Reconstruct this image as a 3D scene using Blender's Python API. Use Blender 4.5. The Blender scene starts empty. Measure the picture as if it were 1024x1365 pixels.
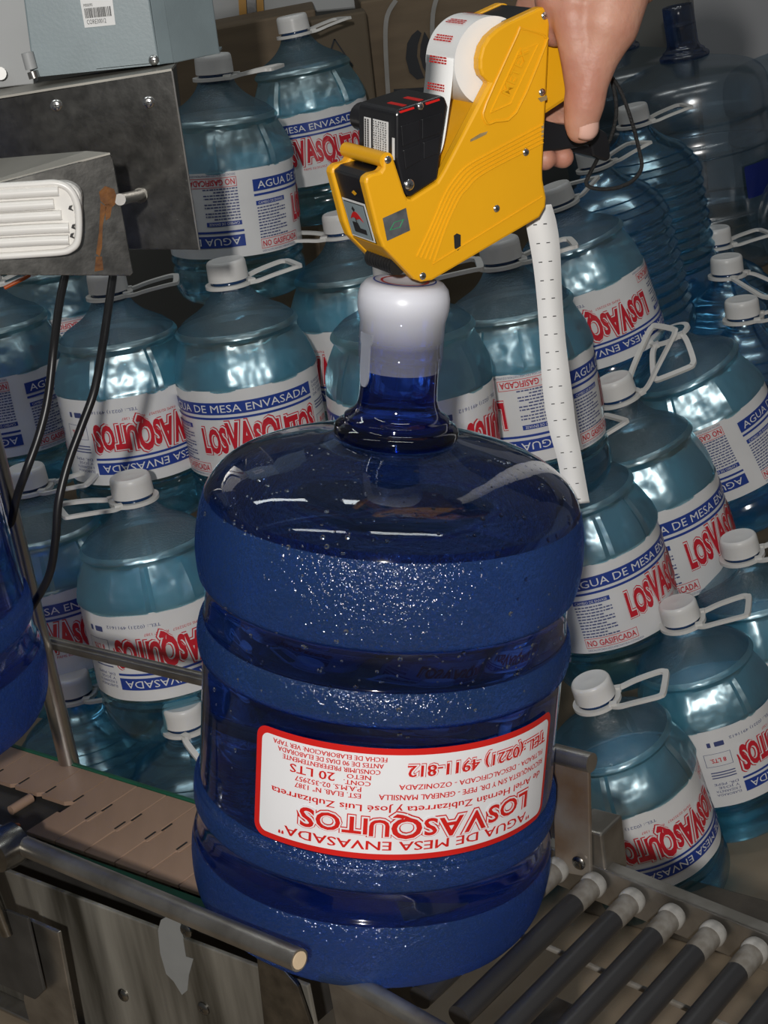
import bpy, bmesh, math, random
from mathutils import Vector, Matrix
from math import sin, cos, pi, radians, sqrt, atan2, acos
random.seed(7)
SC = bpy.context.scene
COL = SC.collection

# ------------------------------------------------------------------ camera
FPX = 2200.0
PITCH, ROLL = radians(20.0), radians(9.0)
CAM = Vector((0.0, 0.0, 1.27))
F = Vector((0, cos(PITCH), -sin(PITCH)))
_r0 = Vector((1, 0, 0)); _u0 = Vector((0, sin(PITCH), cos(PITCH)))
R = _r0 * cos(ROLL) - _u0 * sin(ROLL)
U = _r0 * sin(ROLL) + _u0 * cos(ROLL)
cd = bpy.data.cameras.new('camera')
cam = bpy.data.objects.new('camera', cd); COL.objects.link(cam)
cam.matrix_world = Matrix(((R.x, U.x, -F.x, CAM.x), (R.y, U.y, -F.y, CAM.y), (R.z, U.z, -F.z, CAM.z), (0, 0, 0, 1)))
cd.sensor_fit = 'VERTICAL'; cd.sensor_height = 24.0
cd.lens = 24.0 * FPX / 1365.0
cd.clip_start = 0.05; cd.clip_end = 50
SC.camera = cam

# ------------------------------------------------------------------ world, lights, exposure
w = bpy.data.worlds.new('room_ambience'); SC.world = w; w.use_nodes = True
w.node_tree.nodes['Background'].inputs[0].default_value = (0.92, 0.96, 1.0, 1)
w.node_tree.nodes['Background'].inputs[1].default_value = 0.085
# hand-held flash just behind and left of the lens
fl = bpy.data.lights.new('camera_flash', 'AREA'); fl.shape = 'RECTANGLE'; fl.size = 0.03; fl.size_y = 0.05
fl.energy = 26.0; fl.color = (1.0, 0.97, 0.93)
flo = bpy.data.objects.new('camera_flash', fl); COL.objects.link(flo)
flo.matrix_world = cam.matrix_world.copy()
flo.location = CAM - R * 0.085 + U * 0.02 - F * 0.55
# unseen overhead area lights, added to put highlights into the bottles
for tx, ty in ((-0.9, 0.6), (0.7, 0.6), (-0.9, 2.4), (0.7, 2.4)):
  tl = bpy.data.lights.new('added_overhead_light', 'AREA'); tl.shape = 'RECTANGLE'; tl.size = 1.2; tl.size_y = 0.15
  tl.energy = 4.0; tl.color = (0.95, 1.0, 1.0)
  tlo = bpy.data.objects.new('added_overhead_light', tl); COL.objects.link(tlo)
  tlo.location = (tx, ty, 3.0); tlo.rotation_euler = (0, 0, 0.0)
vs = SC.view_settings
vs.view_transform = 'Standard'; vs.look = 'None'; vs.gamma = 1.0; vs.use_curve_mapping = False
vs.exposure = 0.0
SC.cycles.max_bounces = 14; SC.cycles.transmission_bounces = 12; SC.cycles.transparent_max_bounces = 24
SC.cycles.glossy_bounces = 5; SC.cycles.diffuse_bounces = 3
SC.cycles.sample_clamp_indirect = 4.0
SC.cycles.caustics_refractive = True; SC.cycles.caustics_reflective = False

# ------------------------------------------------------------------ geometry helpers
def ray(x, y): return F + R * ((x - 512) / FPX) - U * ((y - 682.5) / FPX)
def P(x, y, d): return CAM + ray(x, y) * d
def onz(x, y, z):
    k = ray(x, y); return CAM + k * ((z - CAM.z) / k.z)
def onplane(x, y, p, n):
    k = ray(x, y); return CAM + k * ((p - CAM).dot(n) / k.dot(n))
def ony(x, y, Y):
    k = ray(x, y); return CAM + k * (Y / k.y)

def obj(name, verts, faces, mats, parent=None, smooth=False, idx=None, sharp=None):
    me = bpy.data.meshes.new(name)
    me.from_pydata([tuple(v) for v in verts], [], faces)
    for m in (mats if isinstance(mats, (list, tuple)) else [mats]): me.materials.append(m)
    if idx: me.polygons.foreach_set('material_index', idx)
    if smooth:
        me.polygons.foreach_set('use_smooth', [True] * len(me.polygons))
        if sharp: me.set_sharp_from_angle(angle=radians(sharp))
    me.update()
    o = bpy.data.objects.new(name, me); COL.objects.link(o)
    if parent: o.parent = parent
    return o
def fixnormals(o):
    bm = bmesh.new(); bm.from_mesh(o.data); bmesh.ops.recalc_face_normals(bm, faces=bm.faces); bm.to_mesh(o.data); bm.free(); return o
def bevel(o, wd=0.0012, seg=2, ang=35):
    m = o.modifiers.new('bevel', 'BEVEL'); m.width = wd; m.segments = seg; m.limit_method = 'ANGLE'; m.angle_limit = radians(ang); m.harden_normals = False
    return o
def tag(o, label, cat, group=None, kind=None):
    o['label'] = label; o['category'] = cat
    if group: o['group'] = group
    if kind: o['kind'] = kind
    return o
def struct(o): o['kind'] = 'structure'; return o
def empty(name, M):
    e = bpy.data.objects.new(name, None); COL.objects.link(e)
    e.empty_display_size = 0.05
    e.matrix_world = M if isinstance(M, Matrix) else Matrix.Translation(M)
    return e
class MB:
    def __init__(s): s.v = []; s.f = []; s.i = []
    def add(s, v, f, i=0):
        n = len(s.v); s.v += [Vector(q) for q in v]; s.f += [tuple(a + n for a in q) for q in f]; s.i += [i] * len(f); return s
    def build(s, name, mats, parent=None, smooth=False, sharp=None):
        return obj(name, s.v, s.f, mats, parent, smooth, s.i, sharp)
def lathe(prof, seg=48, mod=None, close=(True, True)):
    v, f = [], []
    for (r, z) in prof:
        for k in range(seg):
            a = 2 * pi * k / seg
            rr = r if mod is None else mod(r, z, a)
            v.append((rr * sin(a), -rr * cos(a), z))
    for j in range(len(prof) - 1):
        for k in range(seg):
            k2 = (k + 1) % seg
            f.append((j * seg + k, j * seg + k2, (j + 1) * seg + k2, (j + 1) * seg + k))
    if close[0]: f.append(tuple(reversed(range(seg))))
    if close[1]: f.append(tuple(range((len(prof) - 1) * seg, len(prof) * seg)))
    return v, f
def dense(prof, step=0.004):
    out = [prof[0]]
    for a, b in zip(prof, prof[1:]):
        L = sqrt((a[0]-b[0])**2 + (a[1]-b[1])**2); n = max(1, int(L / step))
        for k in range(1, n + 1): out.append((a[0] + (b[0]-a[0])*k/n, a[1] + (b[1]-a[1])*k/n))
    return out
def smoothprof(prof, n=4):
    out = []
    for i in range(len(prof) - 1):
        p0 = prof[max(i-1, 0)]; p1 = prof[i]; p2 = prof[i+1]; p3 = prof[min(i+2, len(prof)-1)]
        for k in range(n):
            t = k / n
            out.append(tuple(max(0.0, 0.5*((2*b) + (c-a)*t + (2*a-5*b+4*c-d)*t*t + (-a+3*b-3*c+d)*t**3)) if q == 0 else
                             0.5*((2*b) + (c-a)*t + (2*a-5*b+4*c-d)*t*t + (-a+3*b-3*c+d)*t**3)
                             for q, (a, b, c, d) in enumerate(zip(p0, p1, p2, p3))))
    out.append(prof[-1]); return out
def frames(path, up=None):
    T = []
    n = len(path)
    for i in range(n):
        a = path[max(i-1, 0)]; b = path[min(i+1, n-1)]
        T.append((Vector(b) - Vector(a)).normalized())
    u = Vector(up) if up else (Vector((0, 0, 1)) if abs(T[0].z) < 0.9 else Vector((1, 0, 0)))
    N = []
    for i in range(n):
        u = (u - T[i] * u.dot(T[i])).normalized(); N.append(u.copy())
    return T, N
def sweep(path, sec, up=None, closed=False, cap=True):
    """sec: list of (a along N, b along T x N)"""
    path = [Vector(p) for p in path]
    if closed:
        T = []; n = len(path)
        for i in range(n): T.append((path[(i+1) % n] - path[i-1]).normalized())
        u = Vector(up) if up else Vector((0, 0, 1)); N = []
        for i in range(n): N.append((u - T[i]*u.dot(T[i])).normalized())
    else: T, N = frames(path, up)
    v, f = [], []
    m = len(sec)
    for p, t, n_ in zip(path, T, N):
        b = t.cross(n_)
        for (x, y) in sec: v.append(p + n_ * x + b * y)
    L = len(path)
    for i in range(L if closed else L - 1):
        i2 = (i + 1) % L
        for k in range(m):
            k2 = (k + 1) % m
            f.append((i*m + k, i*m + k2, i2*m + k2, i2*m + k))
    if cap and not closed:
        f.append(tuple(reversed(range(m)))); f.append(tuple(range((L-1)*m, L*m)))
    return v, f
def circ(r, n=10): return [(r*cos(2*pi*k/n), r*sin(2*pi*k/n)) for k in range(n)]
def rect(a, b): return [(a/2, b/2), (-a/2, b/2), (-a/2, -b/2), (a/2, -b/2)]
def tube(name, path, r, mat, parent=None, n=12): 
    v, f = sweep(path, circ(r, n)); return fixnormals(obj(name, v, f, mat, parent, True, None, 50))
def curve(pts, n=6):
    pts = [Vector(p) for p in pts]; out = []
    for i in range(len(pts) - 1):
        p0 = pts[max(i-1, 0)]; p1 = pts[i]; p2 = pts[i+1]; p3 = pts[min(i+2, len(pts)-1)]
        for k in range(n):
            t = k / n
            out.append(0.5*((2*p1) + (p2-p0)*t + (2*p0-5*p1+4*p2-p3)*t*t + (-p0+3*p1-3*p2+p3)*t**3))
    out.append(pts[-1]); return out
def prism(pts, t0, t1):
    """polygon pts (3D) swept from offset t0 to offset t1 (vectors)"""
    n = len(pts)
    v = [Vector(p) + t0 for p in pts] + [Vector(p) + t1 for p in pts]
    f = [tuple(range(n)), tuple(reversed(range(n, 2*n)))] + [(i, i+n, (i+1) % n + n, (i+1) % n) for i in range(n)]
    return v, f
def prism_obj(name, pts, t0, t1, mat, parent=None, bev=0.0):
    v, f = prism(pts, t0, t1); o = fixnormals(obj(name, v, f, mat, parent))
    if bev: bevel(o, bev)
    return o
def box(c, ax, ay, az):
    c = Vector(c); v = [c + ax*i + ay*j + az*k for i in (-1, 1) for j in (-1, 1) for k in (-1, 1)]
    f = [(0, 1, 3, 2), (4, 6, 7, 5), (0, 4, 5, 1), (2, 3, 7, 6), (0, 2, 6, 4), (1, 5, 7, 3)]
    return v, f
def box_obj(name, c, ax, ay, az, mat, parent=None, bev=0.0015):
    v, f = box(c, ax, ay, az); o = fixnormals(obj(name, v, f, mat, parent))
    if bev: bevel(o, bev)
    return o
X, Y, Z = Vector((1, 0, 0)), Vector((0, 1, 0)), Vector((0, 0, 1))
def bolt(name, p, n, r, h, mat, parent):
    """low domed screw head at p facing n"""
    q = Vector((0, 0, 1)).rotation_difference(n).to_matrix()
    v, f = lathe([(r, 0), (r, h*0.4), (r*0.8, h*0.8), (r*0.45, h)], 14)
    v = [q @ Vector(a) + p for a in v]
    mb = MB(); mb.add(v, f, 0)
    s = [q @ Vector(a) + p for a in [(-r*.45, -r*.08, h*1.03), (r*.45, -r*.08, h*1.03), (r*.45, r*.08, h*1.03), (-r*.45, r*.08, h*1.03)]]
    s2 = [q @ Vector((a[1], a[0], a[2])) + p for a in [(-r*.45, -r*.08, h*1.03), (r*.45, -r*.08, h*1.03), (r*.45, r*.08, h*1.03), (-r*.45, r*.08, h*1.03)]]
    mb.add(s, [(0, 1, 2, 3)], 1).add(s2, [(0, 3, 2, 1)], 1)
    return mb.build(name, [mat, M['slot']], parent, True, 40)

# ------------------------------------------------------------------ text
_tc = {}
def text2d(s, size=1.0, off=0.0, align='LEFT', xs=1.0, res=2):
    key = (s, off, res)
    if key not in _tc:
        c = bpy.data.curves.new('t', 'FONT'); c.body = s; c.size = 1.0; c.offset = off; c.resolution_u = res; c.fill_mode = 'FRONT'
        o = bpy.data.objects.new('t', c); COL.objects.link(o)
        dg = bpy.context.evaluated_depsgraph_get(); dg.update()
        me = o.evaluated_get(dg).to_mesh()
        v = [(a.co.x, a.co.y) for a in me.vertices]; f = [tuple(p.vertices) for p in me.polygons]
        o.to_mesh_clear(); bpy.data.objects.remove(o); bpy.data.curves.remove(c)
        _tc[key] = (v, f)
    v, f = _tc[key]
    if not v: return [], [], 0
    x0 = min(a[0] for a in v); x1 = max(a[0] for a in v)
    W = (x1 - x0) * size * xs
    sh = {'LEFT': 0, 'CENTER': -W/2, 'RIGHT': -W}[align]
    return [((a[0]-x0)*size*xs + sh, a[1]*size) for a in v], f, W
def text_fit(s, width, height, off=0.0, res=2):
    """text scaled to the given width and cap height"""
    v, f, W = text2d(s, 1.0, off, 'LEFT', 1.0, res)
    y0 = 0.0; y1 = 0.70
    return [(a[0]*width/W, (a[1]-y0)*height/(y1-y0)) for a in v], f
def wavy_logo(word, width, h, off, scales, base, gap=0.0):
    """letters set one by one with their own heights and baselines; same layout whatever the outline offset"""
    adv = []
    for ch in word:
        v, f, W = text2d(ch, 1.0, 0.02, 'LEFT', 1.0, 3); adv.append(W)
    tot = sum(a*s for a, s in zip(adv, scales)) + gap*(len(word)-1)
    k = width / tot; ks = h / 0.7
    mb = []; x = 0.0
    for ch, a, s, b in zip(word, adv, scales, base):
        v, f, W = text2d(ch, 1.0, off, 'LEFT', 1.0, 3)
        ex = (W - a) / 2
        mb.append(([((x + (p[0]-ex)*s)*k, (p[1]*s)*ks + b*h) for p in v], f))
        x += a*s + gap
    V, Fc = [], []
    for v, f in mb:
        n = len(V); V += v; Fc += [tuple(i+n for i in q) for q in f]
    return V, Fc
def quad2d(x0, y0, x1, y1, nx=1):
    v = []; f = []
    for i in range(nx + 1):
        x = x0 + (x1-x0)*i/nx; v += [(x, y0), (x, y1)]
    for i in range(nx): f.append((2*i, 2*i+2, 2*i+3, 2*i+1))
    return v, f
def roundrect2d(x0, y0, x1, y1, r, nx=24):
    """rounded rectangle as vertical strips so that it can be bent"""
    xs = [x0 + r*(1-cos(pi/2*k/6)) for k in range(7)] + [x0+r + (x1-x0-2*r)*k/nx for k in range(1, nx)] + [x1 - r*(1-cos(pi/2*k/6)) for k in range(6, -1, -1)]
    v = []; f = []
    for x in xs:
        e = min(x-x0, x1-x); dy = 0 if e >= r else r - sqrt(max(0, r*r - (r-e)**2))
        v += [(x, y0+dy), (x, y1-dy)]
    for i in range(len(xs)-1): f.append((2*i, 2*i+2, 2*i+3, 2*i+1))
    return v, f
def wrap(v, rad, dz=0.0, da=0.0, flip=False):
    out = []
    for (x, y) in v:
        if flip: x, y = -x, -y
        a = x / rad + da
        out.append((rad*sin(a), -rad*cos(a), y + dz))
    return out

# ------------------------------------------------------------------ materials
M = {}
def nmat(name):
    m = bpy.data.materials.new(name); m.use_nodes = True; M[name] = m
    nt = m.node_tree; return m, nt, nt.nodes, nt.links, nt.nodes['Principled BSDF']
def mat(name, col, rough=0.5, metal=0.0, var=0.08, scale=30.0, bump=0.0, bscale=None, spec=0.5, col2=None, coat=0.0, stretch=None, trans=0.0, sss=0.0):
    m, nt, N, L, b = nmat(name)
    tc = N.new('ShaderNodeTexCoord'); src = tc.outputs['Object']
    if stretch:
        mp = N.new('ShaderNodeMapping'); mp.inputs['Scale'].default_value = stretch; L.new(src, mp.inputs[0]); src = mp.outputs[0]
    no = N.new('ShaderNodeTexNoise'); no.inputs['Scale'].default_value = scale; no.inputs['Detail'].default_value = 5; L.new(src, no.inputs['Vector'])
    rp = N.new('ShaderNodeValToRGB'); rp.color_ramp.elements[0].position = 0.35; rp.color_ramp.elements[1].position = 0.68
    c2 = col2 or tuple(min(1, c*(1+var)) for c in col); c1 = col if col2 else tuple(c*(1-var) for c in col)
    rp.color_ramp.elements[0].color = (*c1, 1); rp.color_ramp.elements[1].color = (*c2, 1)
    L.new(no.outputs['Fac'], rp.inputs[0]); L.new(rp.outputs[0], b.inputs['Base Color'])
    b.inputs['Roughness'].default_value = rough; b.inputs['Metallic'].default_value = metal
    b.inputs['Specular IOR Level'].default_value = spec; b.inputs['Coat Weight'].default_value = coat
    b.inputs['Transmission Weight'].default_value = trans
    if sss:
        b.inputs['Subsurface Weight'].default_value = sss; b.inputs['Subsurface Radius'].default_value = (0.01, 0.004, 0.002); b.inputs['Subsurface Scale'].default_value = 0.6
    if bump:
        n2 = N.new('ShaderNodeTexNoise'); n2.inputs['Scale'].default_value = bscale or scale*3; n2.inputs['Detail'].default_value = 4; L.new(src, n2.inputs['Vector'])
        bp = N.new('ShaderNodeBump'); bp.inputs['Strength'].default_value = bump; bp.inputs['Distance'].default_value = 0.002
        L.new(n2.outputs['Fac'], bp.inputs['Height']); L.new(bp.outputs[0], b.inputs['Normal'])
    return m
def clear(name, tint, glass=0.4, ior=1.33, rough=0.0, gloss=1.0, grough=0.06, bump=0.0, bscale=60, diff=None, difff=0.0, bdist=0.002, gmax=1.0, gcol=(1, 1, 1)):
    """water filled plastic: part straight see-through, part refracting, plus surface gloss"""
    m, nt, N, L, b = nmat(name); out = N['Material Output']; N.remove(b)
    t = N.new('ShaderNodeBsdfTransparent'); t.inputs[0].default_value = (*tint, 1)
    g = N.new('ShaderNodeBsdfGlass'); g.inputs['Color'].default_value = (*tint, 1); g.inputs['IOR'].default_value = ior; g.inputs['Roughness'].default_value = rough
    mx = N.new('ShaderNodeMixShader'); mx.inputs[0].default_value = glass; L.new(t.outputs[0], mx.inputs[1]); L.new(g.outputs[0], mx.inputs[2])
    gl = N.new('ShaderNodeBsdfGlossy'); gl.inputs['Roughness'].default_value = grough; gl.inputs[0].default_value = (*gcol, 1)
    fr = N.new('ShaderNodeFresnel'); fr.inputs[0].default_value = 1.45
    mu = N.new('ShaderNodeMath'); mu.operation = 'MULTIPLY'; mu.inputs[1].default_value = gloss; L.new(fr.outputs[0], mu.inputs[0])
    mn = N.new('ShaderNodeMath'); mn.operation = 'MINIMUM'; mn.inputs[1].default_value = gmax; L.new(mu.outputs[0], mn.inputs[0])
    cur = mx.outputs[0]
    if diff:
        df = N.new('ShaderNodeBsdfDiffuse'); df.inputs[0].default_value = (*diff, 1)
        m3 = N.new('ShaderNodeMixShader'); m3.inputs[0].default_value = difff; L.new(cur, m3.inputs[1]); L.new(df.outputs[0], m3.inputs[2]); cur = m3.outputs[0]
        dn = df
    m2 = N.new('ShaderNodeMixShader'); L.new(mn.outputs[0], m2.inputs[0]); L.new(cur, m2.inputs[1]); L.new(gl.outputs[0], m2.inputs[2])
    if bump:
        tc = N.new('ShaderNodeTexCoord'); no = N.new('ShaderNodeTexNoise'); no.inputs['Scale'].default_value = bscale; no.inputs['Detail'].default_value = 2; L.new(tc.outputs['Object'], no.inputs['Vector'])
        bp = N.new('ShaderNodeBump'); bp.inputs['Strength'].default_value = bump; bp.inputs['Distance'].default_value = bdist; L.new(no.outputs['Fac'], bp.inputs['Height'])
        for q in (g, gl): L.new(bp.outputs[0], q.inputs['Normal'])
        L.new(bp.outputs[0], fr.inputs['Normal'])
    L.new(m2.outputs[0], out.inputs[0]); return m

clear('pet_clear', (0.56, 0.86, 0.97), glass=0.6, ior=1.33, gloss=1.6, grough=0.12, bump=0.25, bscale=35, gmax=0.25)
clear('pet_panel', (0.62, 0.92, 1.0), glass=0.45, ior=1.33, gloss=10.0, grough=0.33, bump=1.0, bscale=24, bdist=0.006, gmax=0.36, gcol=(0.74, 0.94, 1.0))
clear('pet_frost', (0.46, 0.66, 0.78), glass=0.4, ior=1.2, rough=0.2, gloss=2.0, grough=0.2, bump=0.9, bscale=420, diff=(0.14, 0.28, 0.36), difff=0.10, gmax=0.16)
clear('pet_plain', (0.45, 0.76, 0.95), glass=0.7, ior=1.33, gloss=5.0, grough=0.2, bump=0.3, bscale=35, gmax=0.2, gcol=(0.65, 0.9, 1.0))
clear('jug_blue', (0.20, 0.36, 0.78), glass=0.85, ior=1.33, gloss=1.2, grough=0.06, bump=0.16, bscale=18)
clear('jug_frost', (0.25, 0.44, 0.88), glass=0.8, ior=1.33, rough=0.07, gloss=1.3, grough=0.13, bump=1.0, bscale=290, diff=(0.06, 0.17, 0.48), difff=0.13, gmax=0.06, gcol=(0.9, 0.92, 1.0), bdist=0.0026)
clear('jug_dome', (0.50, 0.58, 0.74), glass=0.6, ior=1.33, gloss=1.2, grough=0.04, bump=0.25, bscale=22)
clear('jug_neck', (0.20, 0.36, 0.85), glass=0.6, ior=1.2, gloss=1.2, grough=0.05, bump=0.08, bscale=30)
clear('jug_empty', (0.62, 0.74, 0.82), glass=0.1, ior=1.1, gloss=4.0, grough=0.22, bump=0.3, bscale=30, gmax=0.25, diff=(0.2, 0.28, 0.33), difff=0.06)
clear('jug_neck_dim', (0.25, 0.38, 0.62), glass=0.4, ior=1.2, gloss=3.0, grough=0.15, gmax=0.2)
clear('droplet', (0.85, 0.92, 1.0), glass=0.8, ior=1.33, gloss=1.2, grough=0.02)
mat('white_plastic', (0.74, 0.73, 0.71), 0.35, var=0.03, bump=0.05)
mat('handle_plastic', (0.70, 0.69, 0.66), 0.4, var=0.04)
mat('label_paper', (0.78, 0.78, 0.78), 0.32, var=0.04, scale=18, bump=0.35, bscale=28, coat=0.3)
mat('print_blue', (0.02, 0.055, 0.30), 0.35, var=0.05)
mat('print_navy', (0.06, 0.08, 0.22), 0.4, var=0.05)
mat('print_red', (0.60, 0.018, 0.035), 0.35, var=0.05)
mat('print_white', (0.80, 0.80, 0.80), 0.35, var=0.02)
mat('sticker_white', (0.80, 0.80, 0.82), 0.3, var=0.02)
mat('sticker_red', (0.62, 0.015, 0.012), 0.3, var=0.05)
mat('yellow_plastic', (0.80, 0.39, 0.008), 0.38, var=0.04, scale=12, bump=0.05, bscale=200)
mat('yellow_scuff', (0.30, 0.22, 0.10), 0.7, var=0.3, scale=80)
mat('black_plastic', (0.012, 0.012, 0.014), 0.28, var=0.2, bump=0.05)
mat('rubber_and_mouth_black', (0.014, 0.014, 0.014), 0.5, var=0.2, bump=0.2)
mat('black_cable', (0.013, 0.013, 0.014), 0.35, var=0.2)
mat('cord_black', (0.010, 0.010, 0.010), 0.6, var=0.3, bump=0.8, bscale=900)
mat('slot', (0.02, 0.02, 0.02), 0.5)
mat('print_green', (0.03, 0.30, 0.12), 0.4)
mat('grey_foil', (0.16, 0.17, 0.18), 0.3, 0.5, var=0.3, scale=90)
mat('paper', (0.82, 0.82, 0.81), 0.5, var=0.02)
mat('steel', (0.55, 0.53, 0.50), 0.28, 1.0, var=0.15, scale=20, bump=0.06)
mat('screw_steel', (0.75, 0.74, 0.72), 0.2, 1.0, var=0.1)
mat('dull_steel', (0.17, 0.165, 0.155), 0.26, 1.0, var=0.3, scale=70, bump=0.05, col2=(0.30, 0.29, 0.27))
mat('bracket_steel', (0.26, 0.24, 0.21), 0.36, 0.9, scale=22, col2=(0.48, 0.45, 0.41), bump=0.1)
mat('rusty_steel', (0.34, 0.31, 0.27), 0.45, 0.6, scale=16, col2=(0.22, 0.13, 0.07), bump=0.15)
mat('rust', (0.20, 0.075, 0.012), 0.7, var=0.4, scale=120, col2=(0.10, 0.035, 0.008), bump=0.3)
mat('grey_paint', (0.25, 0.31, 0.33), 0.42, var=0.06, scale=25, bump=0.06, bscale=300)
mat('pale_paint', (0.42, 0.43, 0.43), 0.5, var=0.05, scale=10)
mat('pale_metal', (0.30, 0.285, 0.25), 0.45, 0.3, var=0.1, scale=15)
mat('ceramic', (0.86, 0.84, 0.80), 0.3, var=0.03, scale=15, coat=0.2)
mat('chain_tan', (0.30, 0.195, 0.135), 0.5, var=0.10, scale=9, bump=0.12, bscale=60, stretch=(3, 1, 1))
mat('chain_edge', (0.70, 0.54, 0.36), 0.6, var=0.1)
mat('guide_green', (0.008, 0.085, 0.045), 0.4, var=0.2, scale=20)
mat('dark_void', (0.01, 0.01, 0.01), 0.8)
mat('orange_bead', (0.45, 0.08, 0.01), 0.3)
mat('frame_paint', (0.045, 0.040, 0.030), 0.42, 0.35, scale=26, col2=(0.34, 0.32, 0.275), bump=0.2, bscale=60, stretch=(1.0, 1.0, 0.10))
mat('bare_patch', (0.30, 0.31, 0.31), 0.4, 0.3, var=0.05)
mat('frame_dark', (0.055, 0.052, 0.048), 0.5, 0.3, var=0.3, scale=20, bump=0.2)
mat('roller_dark', (0.04, 0.04, 0.043), 0.38, 0.5, scale=14, col2=(0.085, 0.08, 0.078), bump=0.1, stretch=(1, 1, 0.25))
mat('roller_worn', (0.14, 0.12, 0.095), 0.55, 0.2, scale=60, col2=(0.28, 0.265, 0.24), bump=0.2)
mat('roller_cap', (0.28, 0.27, 0.25), 0.5, var=0.3, scale=80)
mat('cardboard', (0.16, 0.115, 0.07), 0.75, var=0.10, scale=8, bump=0.08, bscale=120, stretch=(1, 1, 6))
mat('cardboard_dark', (0.11, 0.082, 0.05), 0.75, var=0.10, scale=8, bump=0.08, bscale=120)
mat('box_print', (0.016, 0.018, 0.022), 0.7)
mat('strap', (0.24, 0.23, 0.21), 0.45, var=0.1)
mat('floor_concrete', (0.30, 0.235, 0.165), 0.35, var=0.25, scale=9, bump=0.12, bscale=40, col2=(0.20, 0.15, 0.10))
mat('kerb', (0.12, 0.10, 0.075), 0.6, var=0.3, scale=20, bump=0.2)
mat('wall_paint', (0.13, 0.13, 0.12), 0.7, var=0.05, scale=4)
mat('wall_right', (0.42, 0.42, 0.43), 0.7, var=0.05, scale=4)
mat('ceiling_paint', (0.5, 0.5, 0.5), 0.8)
mat('olive', (0.08, 0.085, 0.03), 0.7)
mat('yellow_dark', (0.42, 0.20, 0.01), 0.5)
mat('skin', (0.52, 0.27, 0.19), 0.5, scale=40, col2=(0.45, 0.20, 0.14), bump=0.25, bscale=190, sss=0.25)
mat('nail', (0.70, 0.42, 0.34), 0.28, var=0.04)
mat('jug_sticker', (0.006, 0.016, 0.15), 0.4)
clear('tab_film', (0.80, 0.84, 0.92), glass=0.0, gloss=1.5, grough=0.2, diff=(0.6, 0.63, 0.72), difff=0.45)
# translucent cap of the big bottle
m, nt, N, L, b = nmat('cap_film')
b.inputs['Base Color'].default_value = (0.74, 0.75, 0.82, 1); b.inputs['Roughness'].default_value = 0.3
tr = N.new('ShaderNodeBsdfTransparent'); tr.inputs[0].default_value = (0.72, 0.76, 0.88, 1)
tc = N.new('ShaderNodeTexCoord'); sx = N.new('ShaderNodeSeparateXYZ'); L.new(tc.outputs['Object'], sx.inputs[0])
rp = N.new('ShaderNodeMapRange'); rp.inputs[1].default_value = 0.436; rp.inputs[2].default_value = 0.470; rp.inputs[3].default_value = 0.84; rp.inputs[4].default_value = 0.08
L.new(sx.outputs[2], rp.inputs[0])
mx = N.new('ShaderNodeMixShader'); L.new(rp.outputs[0], mx.inputs[0]); L.new(b.outputs[0], mx.inputs[1]); L.new(tr.outputs[0], mx.inputs[2]); L.new(mx.outputs[0], N['Material Output'].inputs[0])

# ------------------------------------------------------------------ room
WY = 3.90
v, f = box((0.3, 1.7, 0.015), X*2.6, Y*2.6, Z*0.05); struct(obj('floor', v, f, M['floor_concrete']))
v, f = box((0.3, WY + 0.05, 1.3), X*2.6, Y*0.05, Z*1.3); struct(obj('wall_back', v, f, M['wall_paint']))
v, f = box((1.62, WY - 0.03, 1.0), X*0.75, Y*0.02, Z*0.5); o = struct(obj('trim_1', v, f, M['wall_right']))
v, f = box((1.62, WY - 0.035, 1.53), X*0.78, Y*0.03, Z*0.03); o = struct(obj('trim_2', v, f, M['olive']))

# ------------------------------------------------------------------ small water bottles
HB = 0.33
PROF = [(0.060, 0.004), (0.074, 0.0), (0.085, 0.006), (0.091, 0.018), (0.0935, 0.032), (0.0925, 0.044), (0.0895, 0.050), (0.0935, 0.057), (0.0915, 0.064),
        (0.0905, 0.070), (0.0905, 0.172), (0.092, 0.180), (0.0955, 0.186), (0.0955, 0.192), (0.0925, 0.205), (0.0872, 0.218), (0.0812, 0.230), (0.0775, 0.2375), (0.0800, 0.2425), (0.0780, 0.2470), (0.0725, 0.252),
        (0.066, 0.258), (0.053, 0.265), (0.042, 0.272), (0.0335, 0.280), (0.0275, 0.288), (0.0245, 0.295), (0.0235, 0.301)]
PROF2 = [(0.060, 0.004), (0.074, 0.0), (0.085, 0.006), (0.091, 0.018), (0.094, 0.035)]
zz = 0.045
for k in range(9): PROF2 += [(0.0935, zz), (0.0895, zz+0.006), (0.0895, zz+0.009), (0.0935, zz+0.015)]; zz += 0.018
PROF2 += [(0.093, 0.212), (0.088, 0.222), (0.089, 0.225), (0.082, 0.233), (0.083, 0.236), (0.073, 0.246), (0.074, 0.248), (0.062, 0.259), (0.045, 0.270), (0.0335, 0.280), (0.0275, 0.288), (0.0245, 0.295), (0.0235, 0.301)]
def sm(t): t = max(0, min(1, t)); return t*t*(3-2*t)
def modA(ph, n):
    def fn(r, z, a):
        if 0.180 < z < 0.240:
            wz = sm((z-0.180)/0.008) * sm((0.240-z)/0.008)
            st = 2*pi/n; u = ((a + ph) % st) - st/2; k = int((a + ph) / st) % n
            poly = 1 + 0.88*(cos(st/2)/cos(u) * 1.018 - 1)
            edge = sm((st/2 - abs(u))/0.045)                     # groove between the panels
            dent = 0.0024*sm((0.30 - abs(u)/(st/2)*0.6 - abs(z-0.212)/0.03)*4) * (1 if k % 2 else -0.4)
            r = r*(1-wz) + wz*(r*poly*edge + (r - 0.0042)*(1-edge) - dent)
        elif 0.240 <= z < 0.262:
            r *= 1 + 0.012*sin(3*a+ph)
        if 0.004 < z < 0.066: r *= 1 + 0.006*cos(8*a)
        return r
    return fn
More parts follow.
